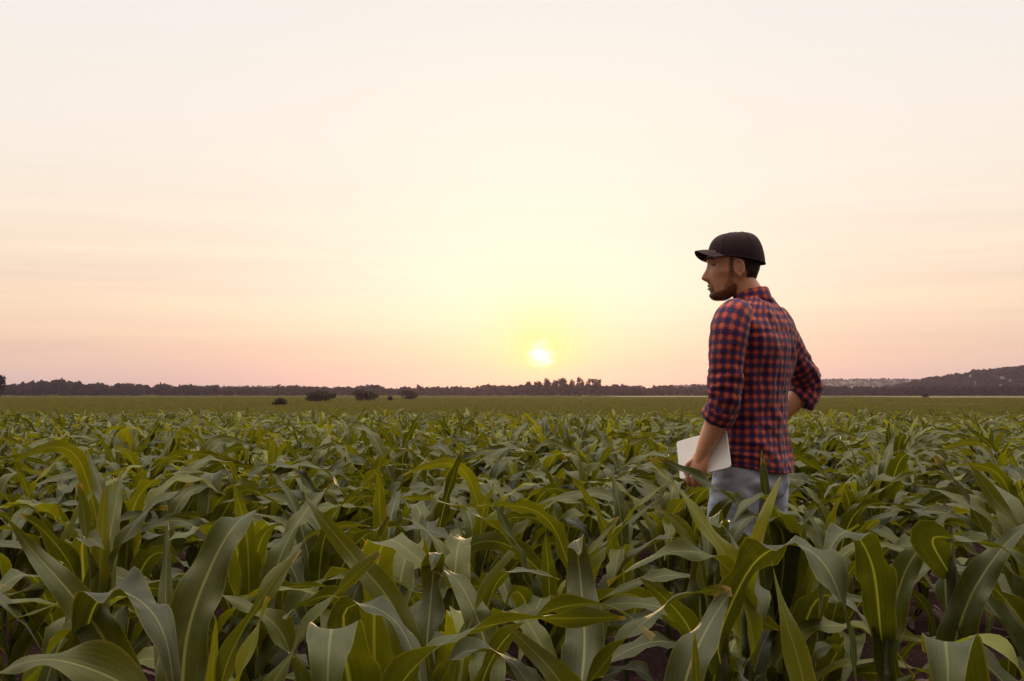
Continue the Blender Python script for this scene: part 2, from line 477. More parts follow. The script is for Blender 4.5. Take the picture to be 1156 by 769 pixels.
def tube(path, radii, nseg=12, caps=True, squash=None, nrm=None):
    """closed tube along path; squash = (a,b) radii multipliers across two frame axes"""
    path = np.asarray(path, float); radii = np.asarray(radii, float)
    n = len(path)
    T = np.gradient(path, axis=0); T /= np.linalg.norm(T, axis=1)[:, None] + 1e-12
    ref = np.array(nrm if nrm is not None else (0.0, 1.0, 0.02), float)
    A = np.cross(T, ref); A /= np.linalg.norm(A, axis=1)[:, None] + 1e-12
    B = np.cross(T, A)
    th = np.linspace(0, 2 * math.pi, nseg, endpoint=False)
    sa, sb = squash if squash is not None else (1, 1)
    v = path[:, None] + radii[:, None, None] * (A[:, None] * (np.cos(th) * sa)[None, :, None] + B[:, None] * (np.sin(th) * sb)[None, :, None])
    f = [tuple(q) for q in grid_faces(n, nseg, True)]
    if caps:
        f.append(tuple(range(nseg))[::-1]); f.append(tuple(range((n - 1) * nseg, n * nseg)))
    return v.reshape(-1, 3), f

def stalk_geo(top, leaves, nseg):
    zs = [-0.03]; rs = [0.012]
    for p in leaves:
        zs += [p['h'] - 0.012, p['h'], p['h'] + 0.006]; rs += [0.0125, 0.0145, 0.0115]
    zs.append(top + 0.05); rs.append(0.005)
    zs = np.array(zs); rs = np.array(rs); o = np.argsort(zs)
    zs, rs = zs[o], rs[o] * (1.1 - 0.45 * np.clip(zs[o] / (top + .05), 0, 1))
    return tube(np.stack([0 * zs, 0 * zs, zs], 1), rs, nseg, caps=False)

NVAR = 16
VAR = [gen_plant(np.random.default_rng(100 + i)) for i in range(NVAR)]

def build_template(i):
    leaves, top = VAR[i]
    root = empty('corn_plant')
    v, f = stalk_geo(top, leaves, 10)
    obj('stalk', make_mesh('stalk', v, f, M['stalk']), root)
    for p in leaves:
        v, f, uv = build_leaf(p, 22, 7)
        obj('leaf', make_mesh('leaf', v, f, M['leaf'], uv=uv, tint=np.full(len(v), p['tint'])), root)
    return root

def copy_plant(root, kids):
    r = root.copy(); COL.objects.link(r)
    for k in kids:
        c = k.copy(); COL.objects.link(c); c.parent = r
    return r

PERSON = at(850, HORIZON, 3.81); PX, PY = PERSON[0], PERSON[1]
HERO_Y = 1.95      # in front of this the foreground plants are built one by one

def corn_positions():
    pts = []
    ang = R(-24)      # rows run away from the camera, a little to the left
    ca, sa = math.cos(ang), math.sin(ang)
    rr = np.random.default_rng(3)
    for r in range(-90, 91):
        for s in range(-20, 330):
            u = r * 0.74 + 0.26 + rr.normal(0, 0.03)
            w = s * 0.225 + rr.normal(0, 0.035) + (r % 2) * 0.08
            x = u * ca - w * sa * -1 * -1
            y = u * sa + w * ca
            pts.append((x, y))
    return np.array(pts)

def in_view(x, y, z=0.6):
    if y < 0.4: return False
    px = W0 / 2 + FPX * x / y
    return -40 < px < W0 + 40

def build_corn():
    pos = corn_positions()
    x, y = pos[:, 0], pos[:, 1]
    keep = (y > 0.7) & (np.hypot(x, y * 1.0) < 60) & (y < 25.5) & (np.abs(x) < 0.56 * y + 2.6)
    keep &= ~(np.hypot(x - PX, y - PY) < 0.30)
    keep &= ~(np.hypot(x, y) < 0.95)
    pos = pos[keep]
    rr = np.random.default_rng(8)
    far = pos[:, 1] > 22
    pos = pos[(~far | (rr.random(len(pos)) < 0.8)) & ((pos[:, 1] > 4.5) | (rr.random(len(pos)) < 0.8))]
    d = np.hypot(pos[:, 0], pos[:, 1])
    pos = pos[np.argsort(d)]
    vis = np.array([in_view(*p) for p in pos])
    hero = vis & (pos[:, 1] < HERO_Y)
    cand = np.where(vis & ~hero)[0]
    single = cand[:276]
    side_near = (~vis) & (pos[:, 1] < 2.4) & (np.abs(pos[:, 0]) < 0.56 * pos[:, 1] + 0.75)
    rest_mask = np.ones(len(pos), bool); rest_mask[single] = False; rest_mask[hero] = False; rest_mask[side_near] = False
    roots = {}
    for i in single:
        px, py = pos[i]
        k = int(rr.integers(0, NVAR))
        if k not in roots:
            r0 = build_template(k); roots[k] = (r0, list(r0.children)); o = r0
        else:
            o = copy_plant(*roots[k])
        sc = rr.uniform(0.88, 1.10)
        ipx = W0 / 2 + FPX * px / py
        if py < PY and 735 < ipx < 905: sc = min(sc, 0.98)
        o.location = (px, py, float(gz(px, py)) - 0.005)
        o.rotation_euler = (rr.normal(0, 0.05), rr.normal(0, 0.05), rr.uniform(0, 6.283))
        o.scale = (sc, sc, sc * rr.uniform(0.95, 1.06))
        near = py < 4.5
        tag(o, 'leafy green corn plant in the near rows just behind the foreground plants' if near
            else 'corn plant in the rows stretching behind the near plants, leaves overlapping its neighbours', 'corn plant',
            'corn plants in the near rows' if near else 'corn plants in the middle rows')
    # everything else: one mass of plants
    lods = []
    for (n, m, drop) in ((13, 5, 0), (8, 3, 0), (6, 3, 1)):
        L = []
        for leaves, top in VAR:
            V, F, U, TT, MI = [], [], [], [], []
            off = 0
            v, f = stalk_geo(top, leaves, 5)
            f = np.array([q for q in f if len(q) == 4])
            V.append(v); F.append(f); U.append(np.zeros((len(v), 2))); TT.append(np.zeros(len(v))); MI.append(np.ones(len(f)))
            off = len(v)
            for q, p in enumerate(leaves):
                if drop and q < 2: continue
                v, f, uv = build_leaf(p, n, m)
                V.append(v); F.append(f + off); U.append(uv); TT.append(np.full(len(v), p['tint'])); MI.append(np.zeros(len(f)))
                off += len(v)
            L.append([np.vstack(V), np.vstack(F), np.vstack(U), np.concatenate(TT), np.concatenate(MI)])
        lods.append(L)
    V, F, U, TT, MI = [], [], [], [], []
    off = 0
    for (px, py) in pos[rest_mask]:
        dist = math.hypot(px, py)
        if not in_view(px, py) and dist < 12: lod = 1
        else: lod = 0 if dist < 12.5 else (1 if dist < 19 else 2)
        v, f, uv, tt, mi = lods[lod][int(rr.integers(0, NVAR))]
        a = rr.uniform(0, 6.283); sc = rr.uniform(0.84, 1.06) * (1 - .09 * float(smoothstep(7, 22, dist))); sz = sc * rr.uniform(0.94, 1.06)
        c, s = math.cos(a) * sc, math.sin(a) * sc
        lx, ly = rr.normal(0, 0.06, 2)
        vv = np.stack([v[:, 0] * c - v[:, 1] * s + px + v[:, 2] * lx, v[:, 0] * s + v[:, 1] * c + py + v[:, 2] * ly,
                       v[:, 2] * sz + float(gz(px, py))], 1)
        V.append(vv); F.append(f + off); U.append(uv); TT.append((tt + rr.random()) % 1.0); MI.append(mi); off += len(v)
    o = obj('corn_field', make_mesh('corn_field', np.vstack(V), np.vstack(F), [M['leaf'], M['stalk']], uv=np.vstack(U),
                                    tint=np.concatenate(TT), midx=np.concatenate(MI)))
    tag(o, 'mass of green corn filling the rest of the field', 'corn', kind='stuff')
build_corn()

# --- foreground plants, each leaf traced as its own curve in space
def hero_leaf(root, base, ctrl, W, roll=0.0, fold=18, wave=0.006, tint=0.4, n=30):
    """ctrl: (px, py, depth) points from the stalk to the tip"""
    loc = np.array(root.location)
    pts = np.vstack([[base], [at(*c) for c in ctrl]]) - loc
    c = spline(pts, n)
    t = np.linspace(0, 1, n)
    T = np.gradient(c, axis=0); T /= np.linalg.norm(T, axis=1)[:, None]
    hd = c[-1] - c[0]; hd[2] = 0
    if np.linalg.norm(hd) < 0.03: hd = np.array([1.0, 0.2, 0])
    sd = np.cross(hd, (0, 0, 1)); sd /= np.linalg.norm(sd)
    side = np.repeat(sd[None], n, 0)
    side -= T * np.sum(side * T, 1)[:, None]; side /= np.linalg.norm(side, axis=1)[:, None]
    N = np.cross(side, T)
    if np.ndim(roll) == 0: rl = np.full(n, R(roll))
    else: rl = np.radians(np.interp(t, np.linspace(0, 1, len(roll)), roll))
    side = side * np.cos(rl)[:, None] + N * np.sin(rl)[:, None]
    fo = R(fold) * (1 - 0.6 * smoothstep(0.1, 0.8, t))
    v, f, uv = leaf_mesh(c, side, width_profile(t, W), 9, fo, wave, W * 900 + len(ctrl), ctrl[0][0])
    obj('leaf', make_mesh('leaf', v, f, M['leaf'], uv=uv, tint=np.full(len(v), tint)), root)

L_ = lambda pts, W, roll=0.0, tint=0.4, fold=18, wave=0.015: (pts, W, roll, tint, fold, wave)
HEROES = [
 (208, 1.56, 'corn plant at the left front with a broad pale-ribbed blade leaning right', [
   L_([(205, 800, 1.58), (212, 715, 1.62), (238, 640, 1.68), (268, 590, 1.75), (302, 571, 1.88)], .046, -12, .30),
   L_([(190, 760, 1.75), (187, 680, 1.85), (189, 588, 1.95)], .026, 10, .35),
   L_([(240, 800, 1.5), (262, 735, 1.5), (300, 670, 1.55), (338, 620, 1.62)], .026, 50, .75),
   L_([(238, 810, 1.5), (240, 760, 1.48), (244, 698, 1.46)], .016, 20, .9)]),
 (112, 1.42, 'corn plant in the left corner with a long dark blade and a drooping pale leaf', [
   L_([(96, 745, 1.45), (104, 692, 1.42), (126, 668, 1.38), (160, 680, 1.30), (186, 718, 1.24), (200, 800, 1.2)], .044, (-35, -20, -5, 10), .12),
   L_([(142, 800, 1.4), (125, 735, 1.42), (80, 670, 1.45), (40, 625, 1.48), (8, 586, 1.5)], .034, 48, .55)]),
 (158, 1.2, 'corn plant at the bottom left edge with one low leaf bending left', [
   L_([(150, 785, 1.2), (92, 752, 1.2), (36, 746, 1.22), (-30, 772, 1.26)], .030, 20, .5)]),
 (106, 2.1, 'corn plant on the left with a cluster of upright narrow blades', [
   L_([(105, 700, 2.1), (100, 630, 2.1), (95, 585, 2.1), (89, 546, 2.1)], .028, 15, .7),
   L_([(110, 700, 2.1), (113, 640, 2.12), (116, 590, 2.14), (119, 543, 2.15)], .026, -25, .85),
   L_([(100, 700, 2.1), (80, 640, 2.05), (50, 600, 2.0), (22, 580, 1.95)], .034, -10, .2),
   L_([(112, 690, 2.1), (135, 620, 2.15), (168, 575, 2.2), (214, 548, 2.3)], .034, 15, .45)]),
 (264, 1.25, 'corn plant at the bottom left with a single short pointed upright blade', [
   L_([(262, 800, 1.25), (280, 740, 1.25), (304, 674, 1.27)], .026, 30, .8)]),
 (392, 1.36, 'corn plant at the front with a pale ruffled leaf hanging towards the camera', [
   L_([(398, 800, 1.36), (388, 738, 1.34), (376, 710, 1.28), (371, 745, 1.2), (367, 860, 1.14)], .047, 0, .5, 10, .014),
   L_([(305, 800, 1.4), (335, 730, 1.42), (370, 680, 1.45), (428, 624, 1.5)], .024, 62, .6)]),
 (458, 1.72, 'corn plant left of centre with a wide blade leaning left over an arched leaf', [
   L_([(470, 790, 1.75), (447, 692, 1.75), (402, 632, 1.78), (366, 589, 1.8), (343, 558, 1.82)], .034, 48, .6),
   L_([(420, 790, 1.65), (388, 705, 1.55), (405, 682, 1.5), (445, 700, 1.42), (470, 748, 1.36), (484, 820, 1.3)], .036, (-30, -10, 0, 10), .1),
   L_([(478, 800, 1.75), (482, 730, 1.8), (488, 660, 1.88), (492, 624, 1.86), (486, 640, 1.78)], .040, 8, .25),
   L_([(500, 800, 1.7), (520, 730, 1.72), (545, 670, 1.75), (578, 622, 1.8)], .020, 45, .7)]),
 (448, 1.27, 'corn plant at the bottom centre with a long narrow leaf arching right', [
   L_([(440, 800, 1.25), (470, 752, 1.25), (520, 716, 1.27), (590, 700, 1.3), (650, 698, 1.33), (706, 697, 1.38)], .028, 35, .65),
   L_([(488, 790, 1.4), (515, 742, 1.4), (548, 735, 1.35), (580, 750, 1.3), (616, 800, 1.25)], .032, -10, .2)]),
 (660, 1.31, 'corn plant at the bottom centre with a short blade pointing left', [
   L_([(655, 810, 1.3), (625, 760, 1.3), (595, 728, 1.32), (572, 706, 1.34)], .024, 45, .7)]),
 (548, 1.62, 'corn plant near the centre with a low leaf arched like a bow', [
   L_([(545, 770, 1.6), (572, 720, 1.58), (615, 692, 1.55), (660, 682, 1.5), (700, 688, 1.48), (738, 720, 1.45)], .026, 15, .25),
   L_([(552, 780, 1.64), (545, 715, 1.72), (520, 660, 1.8), (498, 640, 1.9)], .034, 20, .5)]),
 (655, 1.5, 'corn plant right of centre with a slim pale-edged leaf sweeping right', [
   L_([(650, 800, 1.5), (690, 740, 1.5), (740, 692, 1.53), (790, 668, 1.58), (826, 668, 1.62)], .027, 30, .3),
   L_([(655, 790, 1.5), (660, 720, 1.6), (655, 650, 1.7), (650, 610, 1.72), (655, 625, 1.62)], .038, 0, .15)]),
 (768, 1.26, 'corn plant at the right front with a broad grey-green blade leaning right', [
   L_([(762, 840, 1.25), (775, 765, 1.27), (796, 714, 1.32), (822, 670, 1.42)], .036, -8, .1),
   L_([(788, 820, 1.2), (786, 760, 1.2), (784, 714, 1.2)], .013, 20, .9)]),
 (920, 1.41, 'corn plant with a single bright green blade standing up below the person', [
   L_([(918, 840, 1.4), (905, 760, 1.4), (886, 695, 1.42), (871, 634, 1.45)], .025, 42, .85)]),
 (842, 2.05, 'corn plant in front of the person with a long blade reaching up to the tablet', [
   L_([(850, 720, 2.0), (825, 640, 2.0), (795, 592, 2.02), (765, 553, 2.05), (733, 517, 2.08)], .030, 45, .75),
   L_([(840, 670, 2.0), (810, 632, 1.97), (770, 622, 1.93), (730, 632, 1.9), (686, 660, 1.87)], .028, 15, .45),
   L_([(838, 700, 2.1), (848, 630, 2.1), (864, 580, 2.12), (881, 538, 2.15)], .025, -42, .9),
   L_([(855, 700, 2.05), (840, 640, 2.2), (820, 598, 2.3), (800, 590, 2.1)], .036, 0, .15)]),
 (872, 2.72, 'corn plant right in front of the person with a dark leaf crossing his hip', [
   L_([(866, 680, 2.7), (852, 592, 2.7), (818, 558, 2.68), (782, 536, 2.66), (740, 516, 2.64)], .044, 35, .1),
   L_([(870, 680, 2.75), (868, 590, 2.78), (864, 550, 2.8), (860, 508, 2.82)], .030, 30, .3),
   L_([(880, 680, 2.7), (884, 606, 2.66), (862, 583, 2.56), (836, 592, 2.45), (816, 640, 2.38)], .046, (0, 10, 20), .3),
   L_([(895, 680, 2.72), (890, 610, 2.68), (872, 570, 2.62), (848, 563, 2.55), (826, 592, 2.48)], .048, (0, 10, 15), .35),
   L_([(888, 670, 2.75), (905, 600, 2.7), (925, 572, 2.66), (950, 560, 2.64)], .036, 20, .25)]),
 (806, 2.62, 'corn plant left of the dark crossing leaf with two pale leaves folded over', [
   L_([(806, 690, 2.6), (806, 610, 2.66), (802, 584, 2.6), (800, 600, 2.5), (798, 650, 2.42)], .046, 0, .5),
   L_([(800, 690, 2.6), (785, 620, 2.62), (764, 590, 2.64), (744, 575, 2.66)], .034, 30, .7),
   L_([(790, 690, 2.62), (800, 620, 2.66), (815, 575, 2.7), (840, 553, 2.74)], .042, -20, .15),
   L_([(815, 690, 2.6), (835, 630, 2.66), (846, 604, 2.6), (842, 630, 2.5)], .044, 5, .2)]),
 (816, 1.82, 'corn plant below the person with a leaf that arches over and hangs down dark', [
   L_([(812, 720, 1.8), (845, 645, 1.78), (880, 617, 1.7), (915, 622, 1.62), (945, 665, 1.55), (966, 760, 1.5), (970, 840, 1.45)], .040, (10, 0, 0, 25, 40), .2)]),
 (1075, 1.74, 'large corn plant at the right with a wide pale leaf below a horizontal one', [
   L_([(1180, 660, 1.6), (1130, 618, 1.62), (1090, 611, 1.66), (1053, 609, 1.7)][::-1], .032, 25, .3),
   L_([(1070, 770, 1.7), (1068, 690, 1.74), (1064, 620, 1.82), (1058, 596, 1.86), (1052, 640, 1.74)], .046, 0, .1),
   L_([(1075, 740, 1.7), (1095, 675, 1.7), (1130, 620, 1.75), (1170, 582, 1.8)], .034, -40, .35)]),
 (1086, 1.32, 'corn plant at the bottom right corner with a pale cupped leaf and a yellow-green arch', [
   L_([(1088, 810, 1.32), (1080, 752, 1.3), (1068, 724, 1.24), (1070, 760, 1.18), (1072, 860, 1.12)], .042, 0, .5, 10, .013),
   L_([(1068, 760, 1.4), (1078, 728, 1.38), (1108, 724, 1.36), (1138, 740, 1.32), (1172, 790, 1.28)], .026, 10, .85)]),
 (1002, 2.0, 'corn plant at the right with a blade leaning right behind the wide pale leaf', [
   L_([(1000, 730, 2.0), (1020, 650, 2.02), (1048, 605, 2.05), (1076, 572, 2.08)], .034, -35, .4),
   L_([(995, 720, 2.0), (985, 640, 1.9), (960, 600, 1.82), (935, 625, 1.74), (925, 700, 1.7)], .040, 0, .2)]),
 (1176, 2.0, 'corn plant at the right edge with a blade pointing up to the left', [
   L_([(1175, 680, 2.0), (1150, 600, 2.0), (1120, 560, 2.03), (1093, 522, 2.06)], .027, 48, .6)]),
]
def build_heroes():
    rr = np.random.default_rng(77)
    for k, (px, d, label, leaves) in enumerate(HEROES):
        b = at(px, 700, d)
        root = empty('corn_plant', (b[0], b[1], float(gz(b[0], b[1])) - .004))
        tag(root, label, 'corn plant', 'foreground corn plants')
        zb = [float(at(*l[0][0])[2]) for l in leaves]
        low, top = VAR[k % NVAR]
        low = [dict(p) for p in low[:3]]
        for p in low:
            p['h'] *= .8; p['L'] *= .72; p['droop'] = max(p['droop'], R(100))
        hs = low + [dict(h=z - .05) for z in zb]
        v, f = stalk_geo(max(zb) - .03, hs, 12)
        obj('stalk', make_mesh('stalk', v, f, M['stalk']), root)
        for p in low:
            v, f, uv = build_leaf(p, 22, 7)
            obj('leaf', make_mesh('leaf', v, f, M['leaf'], uv=uv, tint=np.full(len(v), p['tint'])), root)
        for (pts, W, roll, tint, fold, wave), z in zip(leaves, zb):
            hero_leaf(root, np.array((b[0], b[1], z - .07)), pts, W, roll, fold, wave, tint)
build_heroes()

# --- dry litter on the soil
def build_litter():
    rr = np.random.default_rng(21)
    V, F, U = [], [], []; off = 0
    for i in range(1500):
        y = rr.uniform(0.8, 9); x = rr.uniform(-0.55 * y - 1, 0.55 * y + 1)
        L = rr.uniform(0.08, 0.3); a = rr.uniform(0, 6.28)
        t = np.linspace(0, 1, 6)
        c = np.stack([x + math.cos(a) * L * (t - .5), y + math.sin(a) * L * (t - .5),
                      0.03 + rr.uniform(0.0, 0.05) * np.sin(t * 3.1) + 0.012 * rr.random()], 1)
        sd = np.repeat([[-math.sin(a), math.cos(a), rr.normal(0, .5)]], 6, 0)
        v, f, uv = leaf_mesh(c, sd, width_profile(t, rr.uniform(.008, .022)), 3, np.full(6, 0.4), .004, rr.uniform(0, 6), 1.0)
        V.append(v); F.append(f + off); U.append(uv); off += len(v)
    o = obj('leaf_litter', make_mesh('leaf_litter', np.vstack(V), np.vstack(F), M['litter'], uv=np.vstack(U)))
    tag(o, 'dry fallen leaf litter scattered on the soil between the corn stalks', 'leaf litter', kind='stuff')
build_litter()

# --- distant crop beyond the dip
def build_far_crop():
    rr = np.random.default_rng(33)
    N = 110000
    y = 30 + (420 - 30) * rr.random(N) ** 1.25
    x = (rr.random(N) * 2 - 1) * (0.56 * y + 10)
    z = gz(x, y)
    base = np.stack([x, y, z - 0.02], 1)
    sc = 0.7 + y / 300
    V = []
    for j in range(2):
        a = rr.uniform(0, 6.283, N); h = rr.uniform(0.10, 0.26, N) * sc; r = rr.uniform(.10, .32, N) * sc
        dx, dy = np.cos(a), np.sin(a); w = 0.055 * sc
        o1 = np.stack([-dy * w, dx * w, 0 * h], 1)
        q = base + np.stack([dx * r, dy * r, h], 1)
        V.append(np.stack([base - o1, base + o1, q + o1 * .5, q - o1 * .5], 1))
    v = np.concatenate(V, 0).reshape(-1, 3)
    o = obj('distant_crop', make_mesh('distant_crop', v, np.arange(len(v)).reshape(-1, 4), M['farcrop']))
    tag(o, 'low green crop covering the far field in front of the trees', 'crop', kind='stuff')
build_far_crop()

# ------------------------------------------------------------------ trees
def crown_geo(rr, w, h, z0, nq, lobes=5, q=0.6):
    """leaf-clump faces spread through a few uneven lobes"""
    L = [(0, 0, z0 + h * 0.5, w * 0.36, h * 0.46)]
    for i in range(lobes):
        a = rr.uniform(0, 6.28); r = rr.uniform(0.1, 0.30) * w
        L.append((math.cos(a) * r, math.sin(a) * r, z0 + h * rr.uniform(0.25, 0.85), w * rr.uniform(0.16, 0.27), h * rr.uniform(0.14, 0.24)))
    pts = []
    wt = np.array([l[3] ** 2 * l[4] for l in L]) ** 0.7; wt /= wt.sum()
    pick = rr.choice(len(L), nq, p=wt)
    d = rr.normal(size=(nq, 3)); d /= np.linalg.norm(d, axis=1)[:, None]
    r = rr.random(nq) ** 0.45
    l = np.array(L)[pick]
    c = l[:, :3] + d * r[:, None] * np.stack([l[:, 3], l[:, 3], l[:, 4]], 1)
    a = rr.normal(size=(nq, 3)); a /= np.linalg.norm(a, axis=1)[:, None]
    b = np.cross(a, rr.normal(size=(nq, 3))); b /= np.linalg.norm(b, axis=1)[:, None]
    s = q * rr.uniform(0.5, 1.2, nq)[:, None]
    v = np.stack([c - a * s, c + b * s * .7, c + a * s, c - b * s * .7], 1).reshape(-1, 3)
    return v

def trunk_geo(rr, h, r, w):
    v, f = tube(spline([(0, 0, -0.4), (0.02 * h, 0, h * 0.4), (-0.01 * h, 0.02 * h, h * 0.8)], 7), np.linspace(r, r * 0.3, 7), 7)
    V, F = [v], list(f); off = len(v)
    for i in range(4):
        a = rr.uniform(0, 6.28); z = h * rr.uniform(0.3, 0.6)
        v2, f2 = tube(spline([(0, 0, z), (math.cos(a) * w * .15, math.sin(a) * w * .15, z + h * .14), (math.cos(a) * w * .28, math.sin(a) * w * .28, z + h * .3)], 5),
                      np.linspace(r * .5, r * .15, 5), 5)
        V.append(v2); F += [tuple(k + off for k in q) for q in f2]; off += len(v2)
    return np.vstack(V), F

def tree(name, px, d, w, h, label, cat, group=None, mat='treea', nq=700, trunk=0.25, seed=0, base=None, lobes=6, q=.09):
    rr = np.random.default_rng(700 + seed)
    x = (px - W0 / 2) / FPX * d
    root = empty(name, (x, d, float(gz(x, d)) if base is None else base))
    tag(root, label, cat, group)
    v = crown_geo(rr, w, h * (1 - trunk), h * trunk, nq, lobes, q=max(0.22, q * w))
    obj('crown', make_mesh('crown', v, np.arange(len(v)).reshape(-1, 4), M[mat], smooth=False), root)
    v, f = trunk_geo(rr, h, max(.08, h * .025), w)
    obj('trunk', make_mesh('trunk', v, f, M['bark']), root)
    return root

def wood(name, spots, label, mat='treea', nq=160, seed=1):
    """a far-off wood that reads as one mass: spots = (x, y, z, w, h)"""
    rr = np.random.default_rng(seed)
    V = []
    for (x, y, z, w, h) in spots:
        v = crown_geo(rr, w, h, 0, nq, 5, q=0.17 * w) + np.array([x, y, z])
        V.append(v)
    v = np.vstack(V)
    o = obj(name, make_mesh(name, v, np.arange(len(v)).reshape(-1, 4), M[mat], smooth=False))
    tag(o, label, 'wood', kind='stuff')

DT = 900.0
def X(px, d): return (px - W0 / 2) / FPX * d

def build_trees():
    rr = np.random.default_rng(44)
    # belt heights in photo pixels above the tree feet (y = 447)
    prof = [(-420, 10), (-140, 9), (0, 10), (40, 13), (58, 14), (75, 14), (100, 12), (130, 11), (200, 10.5), (260, 9), (300, 9), (330, 9.5), (350, 9),
            (380, 8), (420, 10), (440, 8), (500, 8.5), (560, 9.5), (590, 10), (640, 10), (680, 10), (720, 9), (790, 10), (850, 10), (940, 9), (1010, 8.5), (1060, 9), (1300, 12), (1600, 10)]
    pxs = np.array([p[0] for p in prof]); hs = np.array([p[1] for p in prof])
    spots = []
    px = -400.0
    while px < 1560:
        d = DT + rr.uniform(-25, 25)
        h = np.interp(px, pxs, hs) * DT / FPX * rr.uniform(0.85, 1.15) * 1.12
        w = h * rr.uniform(0.9, 1.5)
        x = X(px, d)
        spots.append((x, d, float(gz(x, d)) - 0.8, w, h + 0.8))
        px += rr.uniform(2.0, 4.4)
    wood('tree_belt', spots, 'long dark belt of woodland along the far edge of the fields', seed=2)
    # taller trees that stand out of the belt
    clump = [(597, 14, 10), (606, 15, 9), (617, 18, 11), (627, 17, 10), (636, 19, 12), (646, 18, 9), (655, 18, 10), (664, 16, 9), (673, 17, 11)]
    names = ['leftmost low tree of the clump under the sun', 'second tree from the left in the clump under the sun',
             'broad tree left of the middle of the clump under the sun', 'narrow tree beside the middle of the clump under the sun',
             'tallest middle tree of the clump under the sun', 'slim tree right of the middle of the clump under the sun',
             'third tree from the right end of the clump under the sun', 'second tree from the right end of the clump under the sun',
             'rightmost tree of the clump under the sun']
    for i, ((p, hp, w), nm) in enumerate(zip(clump, names)):
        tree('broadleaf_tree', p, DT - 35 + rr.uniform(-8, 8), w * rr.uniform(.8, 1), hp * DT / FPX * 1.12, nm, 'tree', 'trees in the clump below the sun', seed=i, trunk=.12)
    tree('broadleaf_tree', 1, 420, 5.6, 9.6, 'tall dark tree cut by the left edge of the photo', 'tree', seed=21, trunk=.15)
    for i, (p, hp, w, nm) in enumerate([(48, 15, 8, 'round tree at the left end of the raised trees on the horizon'),
                                       (61, 17, 10, 'highest broad tree on the left part of the horizon'),
                                       (78, 17, 7, 'narrow pointed tree right of the highest tree on the left horizon'),
                                       (207, 13, 3, 'thin upright tree alone above the left tree belt'),
                                       (424, 12, 10, 'domed tree above the belt behind the field bushes'),
                                       (473, 12, 6, 'flat topped tree above the belt right of the field bushes'),
                                       (1040, 10, 9, 'dark round tree at the foot of the wooded hill')]):
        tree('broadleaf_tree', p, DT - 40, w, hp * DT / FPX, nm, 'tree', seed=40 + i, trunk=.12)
    # bushes out in the far field
    for i, (p, yb, w, h, nm) in enumerate([(317, 458, 19, 10, 'low round bush nearest on the left of the far field'),
                                          (363, 454, 36, 15, 'wide dark bush in the far field left of centre'),
                                          (412, 453, 31, 15, 'broad low bush in the far field beside two smaller ones'),
                                          (440, 453, 6, 7, 'smallest bush in the far field, between two wider ones'),
                                          (461, 452, 21, 14, 'dark rounded bush in the far field right of the smallest one'),
                                          (1043, 449.5, 9, 6.5, 'small bush in the far field in front of the wooded hill')]):
        dd = (CAMZ + 0.95) * FPX / (yb - HORIZON)
        tree('bush', p, dd, w * dd / FPX * 1.2, h * dd / FPX * .84, nm, 'bush', mat='treeb', seed=60 + i, trunk=-0.04, nq=420, lobes=9, q=.06)
build_trees()

def ridge(name, d0, depth, prof, label, seed, woods=True, wn=500, th=9):
    """a low hill: prof = (photo px, height in px above horizon)"""
    pxs = np.array([p[0] for p in prof], float); hs = np.array([p[1] for p in prof], float)
    n, m = 90, 12
    xs = np.linspace(X(pxs[0], d0), X(pxs[-1], d0), n)
    V = []
    for xx in xs:
        ph = np.interp(xx / d0 * FPX + W0 / 2, pxs, hs)
        zt = CAMZ + ph * d0 / FPX
        for j in range(m):
            q = j / (m - 1)
            zz = -1.2 + (zt + 1.2) * math.sin(min(q * 1.25, 1.0) * math.pi / 2) ** 1.2 * (1 if q < .8 else 1 - (q - .8) * 2)
            V.append((xx * (1 + (q - .8) * depth / d0), d0 + (q - .8) * depth, zz + noise.noise((xx * .01, q * 4, seed)) * 1.5))
    f = grid_faces(n, m)[:, ::-1].copy()
    o = obj(name, make_mesh(name, np.array(V), f, M['hill']))
    tag(o, label, 'hill', kind='structure')
    if woods:
        rr = np.random.default_rng(seed)
        sp = []
        vv = np.array(V).reshape(n, m, 3)
        for i in range(wn):
            a = rr.random() * (n - 1); b = rr.random() * (m - 3)
            p = vv[int(a), int(b)]; p2 = vv[min(n - 1, int(a) + 1), int(b)]
            p = p + (p2 - p) * (a % 1)
            h = th * rr.uniform(.8, 1.15)
            sp.append((p[0], p[1] + rr.uniform(-8, 8), p[2] - h * .45, h * rr.uniform(.9, 1.3), h))
        wood('hill_wood', sp, 'dense wood covering the ' + name.replace('_', ' '), nq=90, seed=seed + 1)

ridge('wooded_hill', 1350, 300, [(985, -1), (1010, 5), (1030, 9), (1060, 15), (1090, 20), (1120, 24), (1156, 27), (1210, 29), (1300, 27), (1400, 25), (1500, 20), (1600, 12), (1680, 3)],
      'dark wooded hill rising at the right edge', 5, True, 2300, 10)
ridge('far_hill', 2700, 500, [(700, -2), (740, 5), (770, 8), (800, 9), (840, 9), (900, 12), (940, 14.5), (1000, 15.5), (1040, 14), (1100, 9), (1200, 4), (1300, -2)],
      'pale hazy hill beyond the person on the right', 9, True, 2600, 8)
ridge('low_far_ridge', 2900, 500, [(-200, 0), (-60, 2), (60, 4), (180, 6), (260, 7.5), (330, 7), (420, 4), (520, 3), (620, 2), (700, -2)],
      'faint low ridge behind the left tree belt', 13, True, 1500, 7)
strip_sheet('straw_field', X(985, 560), X(1330, 560), 470, 640, M['straw'], 0.10, 'pale straw field at the foot of the wooded hill')
strip_sheet('stubble_field', X(690, 600), X(930, 600), 540, 720, M['straw'], 0.10, 'pale strip of stubble in front of the trees right of the sun')
strip_sheet('ripe_field', X(1035, 180), X(1140, 180), 176, 186, M['ripe'], 0.08, 'yellow strip in the green field on the right')

